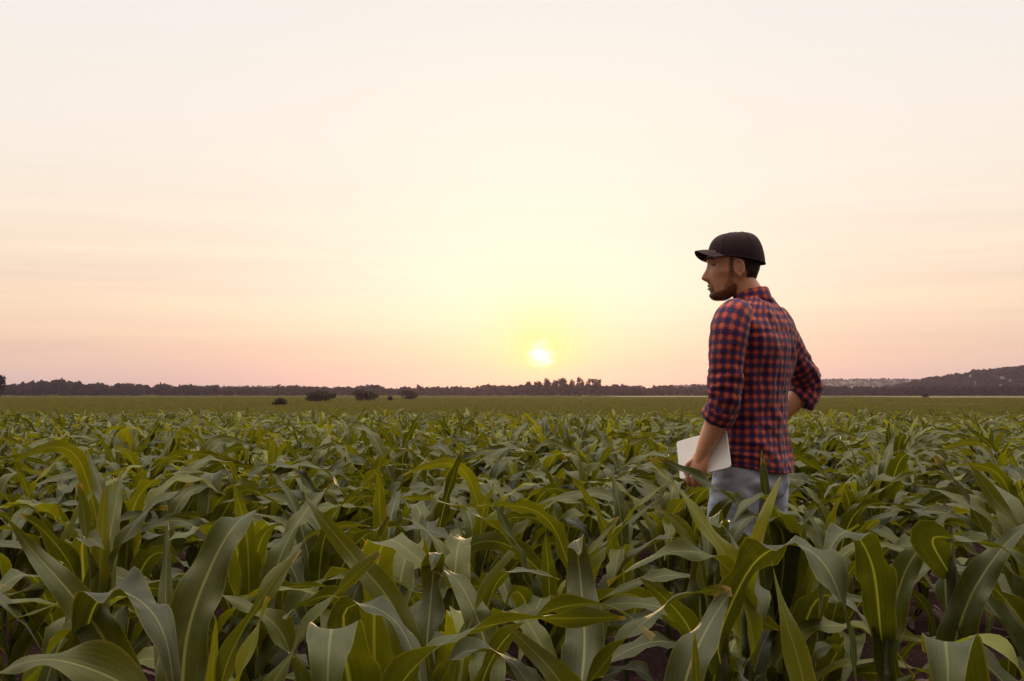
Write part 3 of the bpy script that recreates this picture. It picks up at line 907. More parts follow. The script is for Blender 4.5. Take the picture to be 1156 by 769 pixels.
# ------------------------------------------------------------------ haze
def build_haze():
    b = 3400.0; z0, z1 = -2.2, 75.0
    v = np.array([(x, y, z) for z in (z0, z1) for y in (-b, b) for x in (-b, b)], float)
    f = [(0, 2, 3, 1), (4, 5, 7, 6), (0, 1, 5, 4), (2, 6, 7, 3), (0, 4, 6, 2), (1, 3, 7, 5)]
    w = NT('evening_haze')
    pv = w.n('VolumePrincipled')
    pv.inputs['Color'].default_value = (0.74, 0.60, 0.82, 1)
    pv.inputs['Density'].default_value = 1.05e-4
    pv.inputs['Anisotropy'].default_value = 0.70
    w.t.links.new(pv.outputs[0], w.out.inputs['Volume'])
    o = obj('haze', make_mesh('haze', v, f, w.m, smooth=False))
    tag(o, 'thin warm evening haze over the fields', 'haze', kind='stuff')
build_haze()

# ------------------------------------------------------------------ the man
TH = R(52)
def join_geo(parts):
    V, F = [], []; off = 0
    for v, f in parts:
        V.append(np.asarray(v, float)); F += [tuple(int(k) + off for k in q) for q in f]; off += len(v)
    return np.vstack(V), F

def remesh(name, parts, voxel, mats, smooth=3, parent=None):
    v, f = join_geo(parts)
    me = make_mesh('tmp', v, f, mats)
    o = bpy.data.objects.new('tmp', me); COL.objects.link(o)
    md = o.modifiers.new('r', 'REMESH'); md.mode = 'VOXEL'; md.voxel_size = voxel; md.use_smooth_shade = True
    if smooth:
        ms = o.modifiers.new('s', 'SMOOTH'); ms.iterations = smooth; ms.factor = 0.5
    dg = bpy.context.evaluated_depsgraph_get(); dg.update()
    m2 = bpy.data.meshes.new_from_object(o.evaluated_get(dg))
    m2.name = name
    bpy.data.objects.remove(o); bpy.data.meshes.remove(me)
    if not m2.materials: m2.materials.append(mats)
    m2.polygons.foreach_set('use_smooth', np.ones(len(m2.polygons), bool))
    return obj(name, m2, parent)

def ellipsoid(c, r, nu=16, nv=10, rot=None):
    th = np.linspace(0, math.pi, nv + 1)[1:-1]; ph = np.linspace(0, 2 * math.pi, nu, endpoint=False)
    v = np.stack([np.outer(np.sin(th), np.cos(ph)), np.outer(np.sin(th), np.sin(ph)), np.outer(np.cos(th), np.ones(nu))], -1).reshape(-1, 3)
    v = np.vstack([v, [[0, 0, 1], [0, 0, -1]]]) * np.array(r)
    f = [tuple(q) for q in grid_faces(nv - 1, nu, True)]
    t, b = len(v) - 2, len(v) - 1
    for j in range(nu):
        f.append((t, (j + 1) % nu, j)[::-1]); f.append((b, (nv - 2) * nu + j, (nv - 2) * nu + (j + 1) % nu)[::-1])
    if rot is not None: v = v @ np.array(rot).T
    return v + np.array(c), f

def rings_loft(tab, nrow, ncol, expo=2.2):
    """tab rows (z, hx, hy, yc[, xc]) -> closed loft grid (nrow, ncol, 3)"""
    t = np.asarray(tab, float)
    if t.shape[1] == 4: t = np.hstack([t, np.zeros((len(t), 1))])
    q = spline(t[:, [0, 1, 2, 3, 4]], nrow)
    th = np.linspace(0, 2 * math.pi, ncol, endpoint=False)
    e = 2 / expo
    cx = np.sign(np.cos(th)) * np.abs(np.cos(th)) ** e; sy = np.sign(np.sin(th)) * np.abs(np.sin(th)) ** e
    g = np.stack([q[:, 4:5] + q[:, 1:2] * cx, q[:, 3:4] + q[:, 2:3] * sy, np.repeat(q[:, 0:1], ncol, 1)], -1)
    return g

def grid_closed(g):
    n, m = g.shape[:2]
    f = [tuple(q) for q in grid_faces(n, m, True)]
    f.append(tuple(range(m))[::-1]); f.append(tuple(range((n - 1) * m, n * m)))
    return g.reshape(-1, 3), f

# ---- head (own frame: looks along +Y, z = 0 at the eyes)
HT = np.array([  # z, front y, back y, half width
    (-.136, .080, .050, .012), (-.131, .092, .034, .028), (-.120, .099, .016, .042), (-.104, .101, -.020, .052), (-.088, .103, -.046, .057),
    (-.072, .105, -.062, .061), (-.055, .107, -.070, .064), (-.035, .108, -.077, .068), (-.015, .106, -.084, .071), (.004, .107, -.088, .074),
    (.020, .111, -.090, .076), (.045, .108, -.092, .077), (.070, .096, -.088, .074), (.090, .075, -.072, .062), (.103, .045, -.045, .042), (.110, .015, -.015, .015)])
NOSE = [(-.075, 0), (-.068, .002), (-.063, .012), (-.056, .026), (-.050, .029), (-.042, .025), (-.028, .017), (-.012, .010), (.004, .005), (.02, 0)]
def head_grid(nr=72, nc=112):
    q = spline(HT, nr)
    u = np.linspace(-math.pi, math.pi, nc, endpoint=False)
    th = u - 0.42 * np.sin(u)            # denser at the face (th = 0 is the front)
    z = q[:, 0][:, None] + 0 * th
    hy = ((q[:, 1] - q[:, 2]) / 2)[:, None]; yc = ((q[:, 1] + q[:, 2]) / 2)[:, None]; hx = q[:, 3][:, None]
    sx = np.sign(np.sin(th)) * np.abs(np.sin(th)) ** 0.86
    x = hx * sx; y = yc + hy * np.cos(th)
    front = (np.cos(th) > 0.2)[None, :] * 1.0
    nz = np.interp(z[:, 0], [a for a, b in NOSE], [b for a, b in NOSE])[:, None]
    wn = np.interp(z[:, 0], [-.065, -.05, -.02, .01], [.017, .0145, .010, .009])[:, None]
    y = y + front * nz * np.exp(-(x / wn) ** 2)
    for s in (-1, 1):
        y = y - front * 0.011 * np.exp(-((x - s * .031) / .014) ** 2 - ((z - .0) / .010) ** 2)
        y = y + front * 0.004 * np.exp(-((x - s * .030) / .02) ** 2 - ((z - .019) / .007) ** 2)
        x = x + s * 0.004 * np.exp(-((x - s * .055) / .02) ** 2 - ((z + .03) / .015) ** 2)
    y = y + front * np.exp(-(x / .021) ** 2) * (.006 * np.exp(-((z + .079) / .0055) ** 2) + .006 * np.exp(-((z + .092) / .006) ** 2)
                                               - .004 * np.exp(-((z + .0855) / .003) ** 2) - .005 * np.exp(-((z + .104) / .006) ** 2)
                                               + .004 * np.exp(-((z + .120) / .009) ** 2))
    return np.stack([x, y, z], -1)
HEAD_O = np.array((-.022, .052, 1.680)); HEAD_YAW = R(37)
HR = np.array(Matrix.Rotation(HEAD_YAW, 3, 'Z') @ Matrix.Rotation(R(0), 3, 'X'))
def hx(v): return np.asarray(v) @ HR.T + HEAD_O

def grid_normals(g):
    du = np.roll(g, -1, 1) - np.roll(g, 1, 1); dv = np.gradient(g, axis=0)
    n = np.cross(du, dv); n /= np.linalg.norm(n, axis=-1)[..., None] + 1e-12
    c = g.mean(axis=(0, 1)); s = np.sign(np.sum(n * (g - c), -1).mean())
    return n * s

def shell(name, g, dens, off, mat, parent, seed, rough=.0006):
    """faces of the head grid where dens > 0, lifted a hair off the skin; dens thins the hairs out towards the rim"""
    nrm = grid_normals(g); n, m = g.shape[:2]
    lift = np.array([[off + rough * noise.noise((q[0] * 260, q[1] * 260, q[2] * 260 + seed)) for q in row] for row in g])
    lift = lift * (.55 + .45 * np.clip(dens, 0, 1))
    p = hx((g + nrm * lift[..., None]).reshape(-1, 3))
    fm = (dens > .03).reshape(-1)
    F = [q for q in grid_faces(n, m, True) if fm[list(q)].all()]
    used = sorted({int(k) for q in F for k in q}); mp = {k: i for i, k in enumerate(used)}
    return obj(name, make_mesh(name, p[used], [tuple(mp[int(k)] for k in q) for q in F], mat, tint=dens.reshape(-1)[used]), parent)

def finger(base, d1, d2, d3, l, r):
    """three bent phalanges"""
    b = np.array(base, float); P = [b]
    for d, k in ((d1, .45), (d2, .32), (d3, .25)):
        d = np.array(d, float); d /= np.linalg.norm(d); P.append(P[-1] + d * l * k)
    p = spline(P, 14)
    rr = np.interp(np.linspace(0, 1, 14), [0, .42, .5, .75, .95, 1], [r, r * .95, r * 1.0, r * .88, r * .78, r * .45])
    return tube(p, rr, 10, nrm=(.3, .2, .9))

def build_person():
    root = empty('person', (PX, PY, 0.0), TH)
    tag(root, 'man in red and navy plaid shirt, dark cap and pale jeans standing in the corn', 'person')

    # ---- body: one continuous figure
    g = head_grid()
    hv, hf = grid_closed(g)
    parts = [(hx(hv), hf)]
    for s in (-1, 1):                                        # ears
        ec = np.array((s * .0735, .003, -.017))
        rt = Matrix.Rotation(R(-12), 3, 'X') @ Matrix.Rotation(R(s * 22), 3, 'Z')
        v, f = ellipsoid((0, 0, 0), (.007, .017, .030), 14, 10, rt); parts.append((hx(v + ec), f))
        a = np.linspace(R(-60), R(230), 18)
        rim = np.stack([np.full(18, s * .006), -np.cos(a) * -.0 - .018 * np.cos(a - R(90)) * 0 + .018 * np.cos(a), .031 * np.sin(a)], 1)
        rim[:, 1] *= -1
        v, f = tube(rim @ np.array(rt).T + ec, np.full(18, .0048), 8, nrm=(1, .1, 0)); parts.append((hx(v), f))
        v, f = ellipsoid((s * .003, .004, -.030), (.006, .008, .009), 10, 8, None); parts.append((hx(v @ np.array(rt).T + ec), f))
    neck = spline([(0, -.022, 1.44, .085), (0, -.010, 1.52, .064), (-.013, .014, 1.58, .054), (-.025, .040, 1.63, .050), (-.026, .048, 1.67, .048)], 16)
    parts.append(tube(neck[:, :3], neck[:, 3], 24))
    trunk = rings_loft([(.80, .10, .08, 0), (.86, .130, .09, 0), (.95, .130, .088, 0), (1.08, .140, .095, 0), (1.25, .152, .100, -.004), (1.38, .160, .095, -.01),
                        (1.46, .150, .075, -.012), (1.52, .09, .058, -.012), (1.55, .05, .05, -.01)], 40, 48)
    parts.append(grid_closed(trunk))
    LS, LE, LWr = (-.165, -.01, 1.475), (-.240, .0, 1.165), (-.262, .076, .977)
    la = spline([LS + (.048,), (-.205, -.006, 1.40, .05), (-.228, -.004, 1.28, .046), LE + (.042,), (-.245, .022, 1.10, .044), (-.254, .050, 1.04, .036), LWr + (.028,), (-.264, .084, .950, .024), (-.265, .090, .925, .018)], 40)
    parts.append(tube(la[:, :3], la[:, 3], 20))
    RS, RE, RW = (.165, -.012, 1.475), (.395, -.060, 1.220), (.236, .064, 1.022)
    ra = spline([RS + (.048,), (.245, -.024, 1.38, .049), (.31, -.040, 1.29, .045), RE + (.041,), (.348, -.028, 1.165, .043), (.292, .016, 1.10, .036), RW + (.027,), (.202, .092, 1.0, .028)], 40)
    parts.append(tube(ra[:, :3], ra[:, 3], 20))
    # left hand closes on the lower edge of the tablet: palm outside, fingers under and up behind it
    palm = spline([(-.260, .070, .997, .020), (-.263, .080, .967, .029), (-.265, .090, .942, .036), (-.264, .099, .916, .040), (-.260, .105, .892, .036)], 14)
    parts.append(tube(palm[:, :3], palm[:, 3], 16, squash=(.46, 1.05), nrm=(.25, 1, .1)))
    for k, (dy, l) in enumerate(((.034, .090), (.013, .098), (-.008, .092), (-.028, .074))):
        parts.append(finger((-.260 - dy * .2, .105 + dy, .899), (.15, .05, -1), (.95, .10, -.25), (.25, .1, 1), l, .0088))
    parts.append(finger((-.266, .112, .945), (-.05, .75, -.60), (.15, .40, -.9), (.30, .1, -1), .076, .0098))
    # right hand on the hip
    palm = spline([(.203, .090, 1.003, .026), (.196, .110, .982, .034), (.186, .132, .962, .038), (.176, .146, .948, .034)], 12)
    parts.append(tube(palm[:, :3], palm[:, 3], 16, squash=(.45, 1.0), nrm=(.8, .5, .3)))
    for k, (dz, l) in enumerate(((.020, .088), (.002, .096), (-.016, .090), (-.032, .072))):
        parts.append(finger((.172 + dz * .1, .146 + dz * .4, .950 + dz), (-.55, .55, -.45), (-.85, .2, -.4), (-.9, -.2, -.3), l, .0088))
    parts.append(finger((.196, .100, .985), (.1, -.3, -.9), (-.05, -.2, -1), (-.2, -.1, -1), .07, .0098))
    HIPL, HIPR = (-.088, .005, .90), (.088, .0, .90)
    LEG = {-1: [(-.085, .01, .92, .088), (-.098, .055, .70, .078), (-.105, .085, .50, .056), (-.11, .06, .30, .050), (-.115, .03, .10, .038), (-.115, .03, .04, .038)],
           1: [(.085, .0, .92, .088), (.098, .01, .70, .078), (.105, .02, .50, .056), (.115, -.005, .30, .050), (.12, -.03, .10, .038), (.12, -.03, .04, .038)]}
    for s in (-1, 1):
        l = spline(LEG[s], 30); parts.append(tube(l[:, :3], l[:, 3], 20))
    body = remesh('body', parts, 0.0034, M['skin'], 2, root)

    # ---- eyes, brows, lips
    for s in (-1, 1):
        v, f = ellipsoid(hx(np.array((s * .031, .0860, .0))), (.0118,) * 3, 16, 12)
        e = obj('eye', make_mesh('eye', v, f, M['eye']), root)
        v, f = ellipsoid(hx(np.array((s * .031, .0938, .0))), (.0062, .0050, .0062), 14, 10)
        obj('iris', make_mesh('iris', v, f, M['iris']), e)
        br = np.array([(s * .013, .1165, .020), (s * .026, .1165, .0245), (s * .040, .110, .024), (s * .050, .098, .018)])
        v, f = tube(hx(spline(br, 12)), np.interp(np.linspace(0, 1, 12), [0, .3, 1], [.003, .0042, .0018]), 8, squash=(1, 1.2))
        obj('eyebrow', make_mesh('eyebrow', v, f, M['hair']), root)
    lp = []
    for zz, yy, rr_ in ((-.0800, .1115, .0036), (-.0915, .1105, .0042)):
        pts = np.array([(-.021, yy - .012, -.0860), (-.010, yy - .003, zz), (0, yy, zz - .0005), (.010, yy - .003, zz), (.021, yy - .012, -.0860)])
        lp.append(tube(hx(spline(pts, 16) - (0, .0022, 0)), rr_ * .85 * np.sin(np.linspace(.25, math.pi - .25, 16)) ** .6, 8, squash=(1, 1)))
    v, f = join_geo(lp); obj('lips', make_mesh('lips', v, f, M['lip']), root)

    # ---- hair and beard
    g2 = head_grid(150, 220)
    x, y, z = g2[..., 0], g2[..., 1], g2[..., 2]
    ss = smoothstep
    jit = np.array([[.004 * noise.noise((a[0] * 70, a[1] * 70, a[2] * 70)) for a in row] for row in g2])
    yj, zj = y + jit, z + jit
    ear = (1 - ss(.012, .021, np.abs(y - .003))) * ss(-.052, -.044, z) * (1 - ss(.008, .016, z))
    hair = (1 - ss(.010, .024, yj)) * ss(-.098, -.076, zj) * (z < .045) * (1 - ear)
    hair *= 1 - (ss(-.030, -.014, yj) * (1 - ss(-.034, -.016, zj)))
    side = (np.abs(x) > .05) * ss(.018, .026, yj) * (1 - ss(.038, .050, yj)) * ss(-.044, -.030, zj) * (z < .045)
    shell('hair', g2, np.maximum(hair, side * .75), .0040, M['fade'], root, 3)
    jaw = -.070 - .028 * ss(.02, .075, y)
    sideb = (np.abs(x) > .045) * ss(.014, .026, yj) * (1 - ss(.034, .052, yj - (z + .036) * -.35)) * (1 - ss(-.030, -.020, zj))
    chinb = (1 - ss(jaw - .012, jaw + .006, zj)) * ss(.000, .016, yj)
    mous = (1 - ss(.024, .036, np.abs(x))) * ss(-.079, -.075, z) * (1 - ss(-.070, -.064, zj)) * (y > .08)
    gote = (1 - ss(.026, .042, np.abs(x))) * (1 - ss(-.080, -.072, zj)) * (y > .07)
    lipz = (1 - ss(.017, .023, np.abs(x))) * ss(-.099, -.095, z) * (1 - ss(-.079, -.076, z)) * (y > .08)
    bd = np.maximum.reduce([sideb * .64, chinb * .78, mous * .70, gote * .76]) * (1 - lipz)
    shell('beard', g2, bd, .0022, M['beard'], root, 9)

    # ---- cap
    n, m = 26, 64
    th = np.linspace(0, 2 * math.pi, m, endpoint=False)
    G = []
    for i in range(n):
        q = i / (n - 1)
        r = math.cos(q * math.pi / 2) ** .54 if q < 1 else 0.004
        h = math.sin(q * math.pi / 2) ** 1.05
        cy = -.001 - .012 * math.sin(q * math.pi / 2) * 0
        xx = .0885 * max(r, .004) * np.sin(th); yy = cy + .1085 * max(r, .004) * np.cos(th)
        base = .004 + (yy + .1) / .2 * .032
        zz = base * (1 - h) + h * (.126 - .004 * (yy / .1)) + .0
        wob = 1 + .010 * np.sin(th * 3 + q * 4) * math.sin(q * 3.1)
        G.append(np.stack([xx * wob, yy * wob, zz], 1))
    G = np.array(G)
    inner = G[::-1] * np.array((.975, .975, .985)); GG = np.concatenate([inner[-2:], G], 0)
    capo = obj('cap', make_mesh('cap', hx(GG.reshape(-1, 3)), grid_faces(len(GG), m, True), M['cap']), root)
    nu, nv = 25, 12
    uu = np.linspace(-1, 1, nu); vv = np.linspace(0, 1, nv)
    B = []
    for a in uu:
        xa = a * .078
        y0 = .103 * math.sqrt(max(0, 1 - (a * .9) ** 2)) * .97
        y1 = .098 + .060 * (1 - abs(a) ** 2.6) ** .7
        for b in vv:
            yy = y0 + (max(y1, y0 + .004) - y0) * b
            zz = .058 - .034 * a * a - .004 * b + .002 * math.sin(b * 3)
            zz -= .010 * (1 - b) * (1 - a * a) * 0
            B.append((xa * (1 + .02 * b), yy, zz))
    B = np.array(B)
    bt = B + (0, 0, .0025); F1 = grid_faces(nu, nv); nB = len(B)
    idx = np.arange(nB).reshape(nu, nv); loop = list(idx[0, :]) + list(idx[1:, -1]) + list(idx[-1, -2::-1]) + list(idx[-2:0:-1, 0])
    F = [tuple(q) for q in F1] + [tuple(int(k) + nB for k in q[::-1]) for q in F1]
    for a, b in zip(loop, loop[1:] + loop[:1]): F.append((int(a), int(b), int(b) + nB, int(a) + nB))
    obj('brim', make_mesh('brim', hx(np.vstack([B, bt])), F, M['cap']), capo)
    v, f = ellipsoid(hx(np.array((0, .002, .1275))), (.007, .007, .0035), 12, 8); obj('button', make_mesh('button', v, f, M['cap']), capo)
    for k_ in range(0, m, m // 6 + 1):
        sp_ = G[1:-1, k_] * 1.004
        v, f = tube(hx(sp_), np.full(len(sp_), .0011), 5, nrm=(.3, .5, .1)); obj('seam', make_mesh('seam', v, f, M['cap']), capo)
    st = np.stack([.0895 * np.sin(th), -.001 + .1095 * np.cos(th), .005 + (.104 * np.cos(th) + .1) / .2 * .032], 1)
    v, f = tube(hx(np.vstack([st, st[:1]])), np.full(m + 1, .0022), 6, caps=False, nrm=(0, 0, 1)); obj('sweatband', make_mesh('sweatband', v, f, M['cap']), capo)

    # ---- shirt
    def wrinkle(p, k, amp, st=(1, 1, 1)):
        return amp * (noise.noise((p[0] * k * st[0], p[1] * k * st[1], p[2] * k * st[2])) + .5 * noise.noise((p[0] * k * 2.1 * st[0] + 7, p[1] * k * 2.1 * st[1], p[2] * k * 2.1 * st[2])))
    tab = [(.904, .182, .137, .004), (.94, .180, .133, .003), (.96, .179, .131, .003), (1.0, .172, .122, 0), (1.08, .166, .116, 0), (1.17, .174, .118, -.002), (1.27, .187, .124, -.007), (1.37, .199, .124, -.012),
           (1.43, .200, .113, -.014), (1.475, .182, .095, -.014), (1.505, .142, .081, -.013), (1.530, .096, .068, -.011), (1.550, .070, .062, -.006)]
    nr, nc = 120, 150
    Gs = rings_loft(tab, nr, nc, 2.35)
    nrm = grid_normals(Gs)
    A = np.zeros((nr, nc))
    for i in range(nr):
        for j in range(nc):
            p = Gs[i, j]
            zz = p[2]
            w = wrinkle(p, 6, .012, (1, 1, .6)) + wrinkle(p, 15, .006, (1.3, 1.3, .5))
            w += .016 * (.22 - abs(noise.noise((p[0] * 7 + zz * 4, p[1] * 7, zz * 6 - p[0] * 9)))) + .010 * (.2 - abs(noise.noise((p[0] * 13 - zz * 6, p[1] * 13, zz * 9 + p[0] * 12))))
            # sagging folds above the waist and pulls from the right armpit
            low = 1 - smoothstep(.95, 1.25, zz)
            w += .007 * low * noise.noise((p[0] * 9, p[1] * 9, zz * 30 + p[0] * 16)) + .003 * low * noise.noise((p[0] * 20, p[1] * 20, zz * 60))
            w += .007 * smoothstep(1.1, 1.4, zz) * (1 - smoothstep(1.45, 1.52, zz)) * math.sin((p[0] * .75 + zz) * 46 + 2 * noise.noise((p[0] * 6, p[1] * 6, zz * 6))) * smoothstep(.02, .16, p[0]) * .8
            if p[1] < 0: w += .004 * math.exp(-((p[0]) / .012) ** 2) * (1 - smoothstep(1.40, 1.43, zz))   # box pleat
            if p[1] < 0 and abs(zz - (1.425 - .02 * abs(p[0]) / .18)) < .006: w -= .003                        # yoke seam
            A[i, j] = w
    Gs = Gs + nrm * A[..., None]
    hemdip = np.cos(np.linspace(0, 2 * math.pi, nc, endpoint=False) * 2)
    k = (1 - smoothstep(.90, 1.02, Gs[..., 2]))
    Gs[..., 2] += k * .016 * hemdip[None, :] 
    per = np.concatenate([[0], np.cumsum(np.linalg.norm(np.diff(Gs[40], axis=0), axis=1))])
    per = np.round(per[-1] / .0325) * .0325 * per / per[-1]
    # close the seam with a doubled column so the checks stay continuous
    Gc = np.concatenate([Gs, Gs[:, :1]], 1)
    per = np.append(per, per[-1] + np.linalg.norm(Gs[40, -1] - Gs[40, 0]))
    per = per / per[-1] * round(per[-1] / .0325) * .0325
    zl = tab[0][0] + np.concatenate([[0], np.cumsum(np.linalg.norm(np.diff(Gs.mean(1), axis=0), axis=1))])
    slope = np.concatenate([[0], np.cumsum(np.hypot(np.diff(Gs[:, nc * 3 // 4, 1]), np.diff(Gs[:, nc * 3 // 4, 2])))])
    UV = np.stack(np.broadcast_arrays(per[None, :], slope[:, None]), -1)
    cx = Gc[..., :2].mean(axis=1, keepdims=True)
    inn = Gc[:14].copy(); inn[..., :2] = cx[:14] + (inn[..., :2] - cx[:14]) * .972; inn[..., 2] += .001
    full = np.concatenate([inn[::-1], Gc], 0); fuv = np.concatenate([UV[:14][::-1], UV], 0)
    shirt = obj('shirt', make_mesh('shirt', full.reshape(-1, 3), grid_faces(len(full), nc + 1)[:, ::-1].copy() if False else grid_faces(len(full), nc + 1), M['plaid'], uv=fuv.reshape(-1, 2)), root)

    def sleeve(path, seed, ebend):
        q = spline(path, 64); n, m = 64, 57
        P, rad = q[:, :3], q[:, 3]
        T = np.gradient(P, axis=0); T /= np.linalg.norm(T, axis=1)[:, None]
        A_ = np.cross(T, (0, 1, .05)); A_ /= np.linalg.norm(A_, axis=1)[:, None]; B_ = np.cross(T, A_)
        th = np.linspace(0, 2 * math.pi, m)
        s = np.concatenate([[0], np.cumsum(np.linalg.norm(np.diff(P, axis=0), axis=1))])
        V = np.zeros((n, m, 3))
        for i in range(n):
            for j in range(m):
                a = th[j] if j < m - 1 else 0
                d = A_[i] * math.cos(a) + B_[i] * math.sin(a)
                p = P[i] + d * rad[i]
                w = wrinkle(p + seed, 11, .005) + wrinkle(p + seed, 24, .0025)
                e = math.exp(-((s[i] / s[-1] - ebend) / .22) ** 2)
                w += .0085 * e * (.7 - 2 * abs(noise.noise((p[0] * 10 + seed, p[1] * 10, p[2] * 34 + p[0] * 18)))) + .004 * e * noise.noise((p[0] * 8, p[1] * 8 + seed, p[2] * 60))
                V[i, j] = p + d * w
        u = th / (2 * math.pi) * round(2 * math.pi * .062 / .0325) * .0325
        UV = np.stack(np.broadcast_arrays(u[None, :], -s[:, None]), -1)
        sl = obj('sleeve', make_mesh('sleeve', V.reshape(-1, 3), grid_faces(n, m), M['plaid'], uv=UV.reshape(-1, 2)), shirt)
        # rolled cuff: a fat turned band with an inner face
        e, t, a_, b_ = P[-1], T[-1], A_[-1], B_[-1]
        prof = [(-.050, 1.03), (-.047, 1.10), (-.030, 1.13), (-.012, 1.12), (.002, 1.13), (.008, 1.08), (.006, .98), (-.02, .93)]
        cv = []; cuv = []
        for k_, (dz, rr_) in enumerate(prof):
            for j in range(m):
                a = th[j] if j < m - 1 else 0
                w = .003 * noise.noise((math.cos(a) * 2.2 + seed, math.sin(a) * 2.2, k_ * .7))
                cv.append(e + t * (dz + .005 * math.sin(a * 2 + seed)) + (a_ * math.cos(a) + b_ * math.sin(a)) * (rad[-1] * rr_ + w))
                cuv.append((u[j] + .011, dz + .3 + k_ * .002))
        obj('cuff', make_mesh('cuff', np.array(cv), grid_faces(len(prof), m), M['plaid'], uv=np.array(cuv)), sl)
    sleeve([(-.085, -.012, 1.470, .040), (-.125, -.012, 1.478, .054), (-.175, -.011, 1.466, .067), (-.212, -.007, 1.405, .070), (-.230, -.004, 1.30, .063), (-.236, .0, 1.19, .060), (-.237, .018, 1.125, .057), (-.236, .036, 1.095, .054)], 1.7, .8)
    sleeve([(.085, -.013, 1.470, .040), (.125, -.013, 1.478, .054), (.182, -.014, 1.462, .068), (.242, -.022, 1.400, .069), (.315, -.040, 1.312, .064), (.380, -.056, 1.245, .062), (.392, -.054, 1.198, .061), (.370, -.035, 1.158, .058)], 4.1, .72)

    # collar: stand and turned-down leaf
    def band(name, rows, arc0, arc1, mcol=60):
        V = []; U = []
        for k_, (zc, rx, ry, tilt, yc) in enumerate(rows):
            for j in range(mcol):
                a = arc0 + (arc1 - arc0) * j / (mcol - 1)
                back = -math.cos(a)                # a = pi is the nape ... front opening at 0
                V.append((rx * math.sin(a), yc + ry * math.cos(a), zc + tilt * back))
                U.append((a * .064, [0, .025, .05, .056, .06, .085, .11, .112][k_]))
        return obj(name, make_mesh(name, np.array(V), grid_faces(len(rows), mcol), M['plaid'], uv=np.array(U)), shirt)
    band('collar', [(1.527, .067, .063, .004, -.006), (1.553, .0625, .062, .010, .0), (1.574, .060, .061, .013, .004), (1.580, .0615, .063, .013, .004),
                    (1.576, .065, .067, .013, .003), (1.556, .072, .072, .008, 0), (1.536, .080, .079, .004, -.003), (1.533, .078, .077, .004, -.003)], R(14), R(346))
    # button placket down the front
    pl = []
    for i in range(6):
        zz = .95 + i * .095
        jj = int(np.argmin(np.abs(Gs[:, nc // 4, 2] - zz)))
        p = Gs[jj, nc // 4]
        v, f = ellipsoid((p[0], p[1] + .003, p[2]), (.0055, .002, .0055), 10, 6)
        obj('button', make_mesh('button', v, f, M['button']), shirt)

    # ---- jeans
    jp = [grid_closed(rings_loft([(.80, .12, .10, .0), (.84, .166, .120, .0), (.89, .160, .116, .0), (.92, .159, .114, 0), (.985, .150, .106, 0), (.99, .148, .104, 0)], 20, 40))]
    for s in (-1, 1):
        l = np.array(LEG[s]); l[:, 3] = [.100, .091, .074, .068, .062, .064]; l[-1, 2] = .05
        l = spline(l, 40)
        l[:, 3] += np.array([.003 * math.sin(k * 1.1) * (k > 18) + .003 * noise.noise((k * .5, s, 0)) for k in range(40)])
        jp.append(tube(l[:, :3], l[:, 3], 24))
    jeans = remesh('jeans', jp, .006, M['denim'], 4, root)
    co = np.empty(len(jeans.data.vertices) * 3, np.float32); jeans.data.vertices.foreach_get('co', co); co = co.reshape(-1, 3)
    no = np.array([v.normal[:] for v in jeans.data.vertices])
    dz = np.array([.008 * noise.noise((a[0] * 9, a[1] * 9, a[2] * 22 + a[0] * 14)) + .0025 * noise.noise((a[0] * 22, a[1] * 22, a[2] * 48)) for a in co])
    jeans.data.vertices.foreach_set('co', (co + no * (dz - .001)[:, None]).astype(np.float32).ravel()); jeans.data.update()

    # ---- boots
    for s in (-1, 1):
        c = LEG[s][-1]
        bp = [ellipsoid((c[0], c[1] + .065, .045), (.047, .145, .042), 20, 12), ellipsoid((c[0], c[1] + .15, .04), (.046, .06, .036), 16, 10),
              tube([(c[0], c[1] - .005, .03), (c[0], c[1], .10), (c[0], c[1], .17)], [.050, .050, .050], 16)]
        b = remesh('boot', bp, .006, M['boot'], 3, root)
        so_ = spline([(c[0], c[1] - .075, .012), (c[0], c[1] + .02, .012), (c[0], c[1] + .12, .012), (c[0], c[1] + .20, .012)], 12)
        v, f = tube(so_, np.interp(np.linspace(0, 1, 12), [0, .15, .5, .75, .93, 1], [.02, .042, .042, .05, .042, .015]), 16, squash=(1, .26), nrm=(0, 0, 1))
        obj('sole', make_mesh('sole', v, f, M['screen']), b)
    return root

person = build_person()

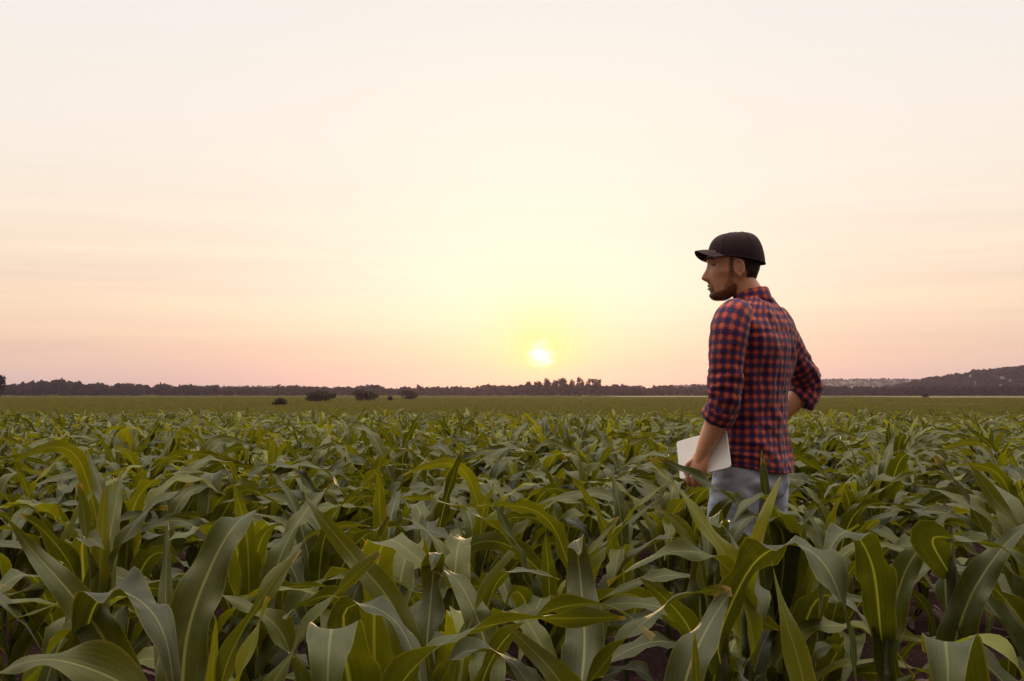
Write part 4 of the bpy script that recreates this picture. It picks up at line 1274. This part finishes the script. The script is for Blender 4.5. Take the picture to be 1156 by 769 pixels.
# ---- the tablet in his hand: a thing of its own
def rounded_slab(w, h, t, r, nseg=6):
    pts = []
    for cx, cz, a0 in ((w / 2 - r, h / 2 - r, 0), (-w / 2 + r, h / 2 - r, 90), (-w / 2 + r, -h / 2 + r, 180), (w / 2 - r, -h / 2 + r, 270)):
        for k in range(nseg + 1):
            a = R(a0 + 90 * k / nseg); pts.append((cx + r * math.cos(a), cz + r * math.sin(a)))
    n = len(pts); V = []
    for y, ins in ((-t / 2, .0012), (-t / 2 + .0012, 0), (t / 2 - .0012, 0), (t / 2, .0012)):
        V += [(p[0] * (1 - 2 * ins / w), y, p[1] * (1 - 2 * ins / h)) for p in pts]
    F = [tuple(range(n)), tuple(range(3 * n, 4 * n))[::-1]]
    for k in range(3):
        F += [(k * n + i, (k + 1) * n + i, (k + 1) * n + (i + 1) % n, k * n + (i + 1) % n) for i in range(n)]
    return np.array(V), F

SCR = -1.0
def build_tablet():
    av = Vector((-.197, .135, -.066)).normalized()           # long side, towards its front end
    bv = Vector((0, .066, .150)); bv = (bv - av * bv.dot(av)).normalized()
    nv = av.cross(bv)
    c = at(794, 513, PY - .132)
    root = empty('tablet', c)
    root.rotation_euler = Matrix((av, nv if False else bv.cross(av), bv)).transposed().to_euler()
    tag(root, 'white tablet held low in his left hand against his thigh', 'tablet')
    v, f = rounded_slab(.206, .150, .0085, .012); obj('shell', make_mesh('shell', v, f, M['tablet'], smooth=False), root)
    v, f = rounded_slab(.192, .136, .002, .006); v[:, 1] += SCR * .0045
    obj('screen', make_mesh('screen', v, f, M['screen'], smooth=False), root)
build_tablet()


# ------------------------------------------------------------------ render settings
S.render.engine = 'CYCLES'
S.cycles.use_denoising = True
S.cycles.max_bounces = 6; S.cycles.diffuse_bounces = 2; S.cycles.glossy_bounces = 2
S.cycles.transmission_bounces = 3; S.cycles.volume_bounces = 1; S.cycles.transparent_max_bounces = 4
S.cycles.sample_clamp_indirect = 6
S.view_settings.view_transform = 'Standard'
try: S.view_settings.look = 'None'
except Exception: pass
S.view_settings.exposure = 0.0; S.view_settings.gamma = 1.0
S.view_settings.use_curve_mapping = False
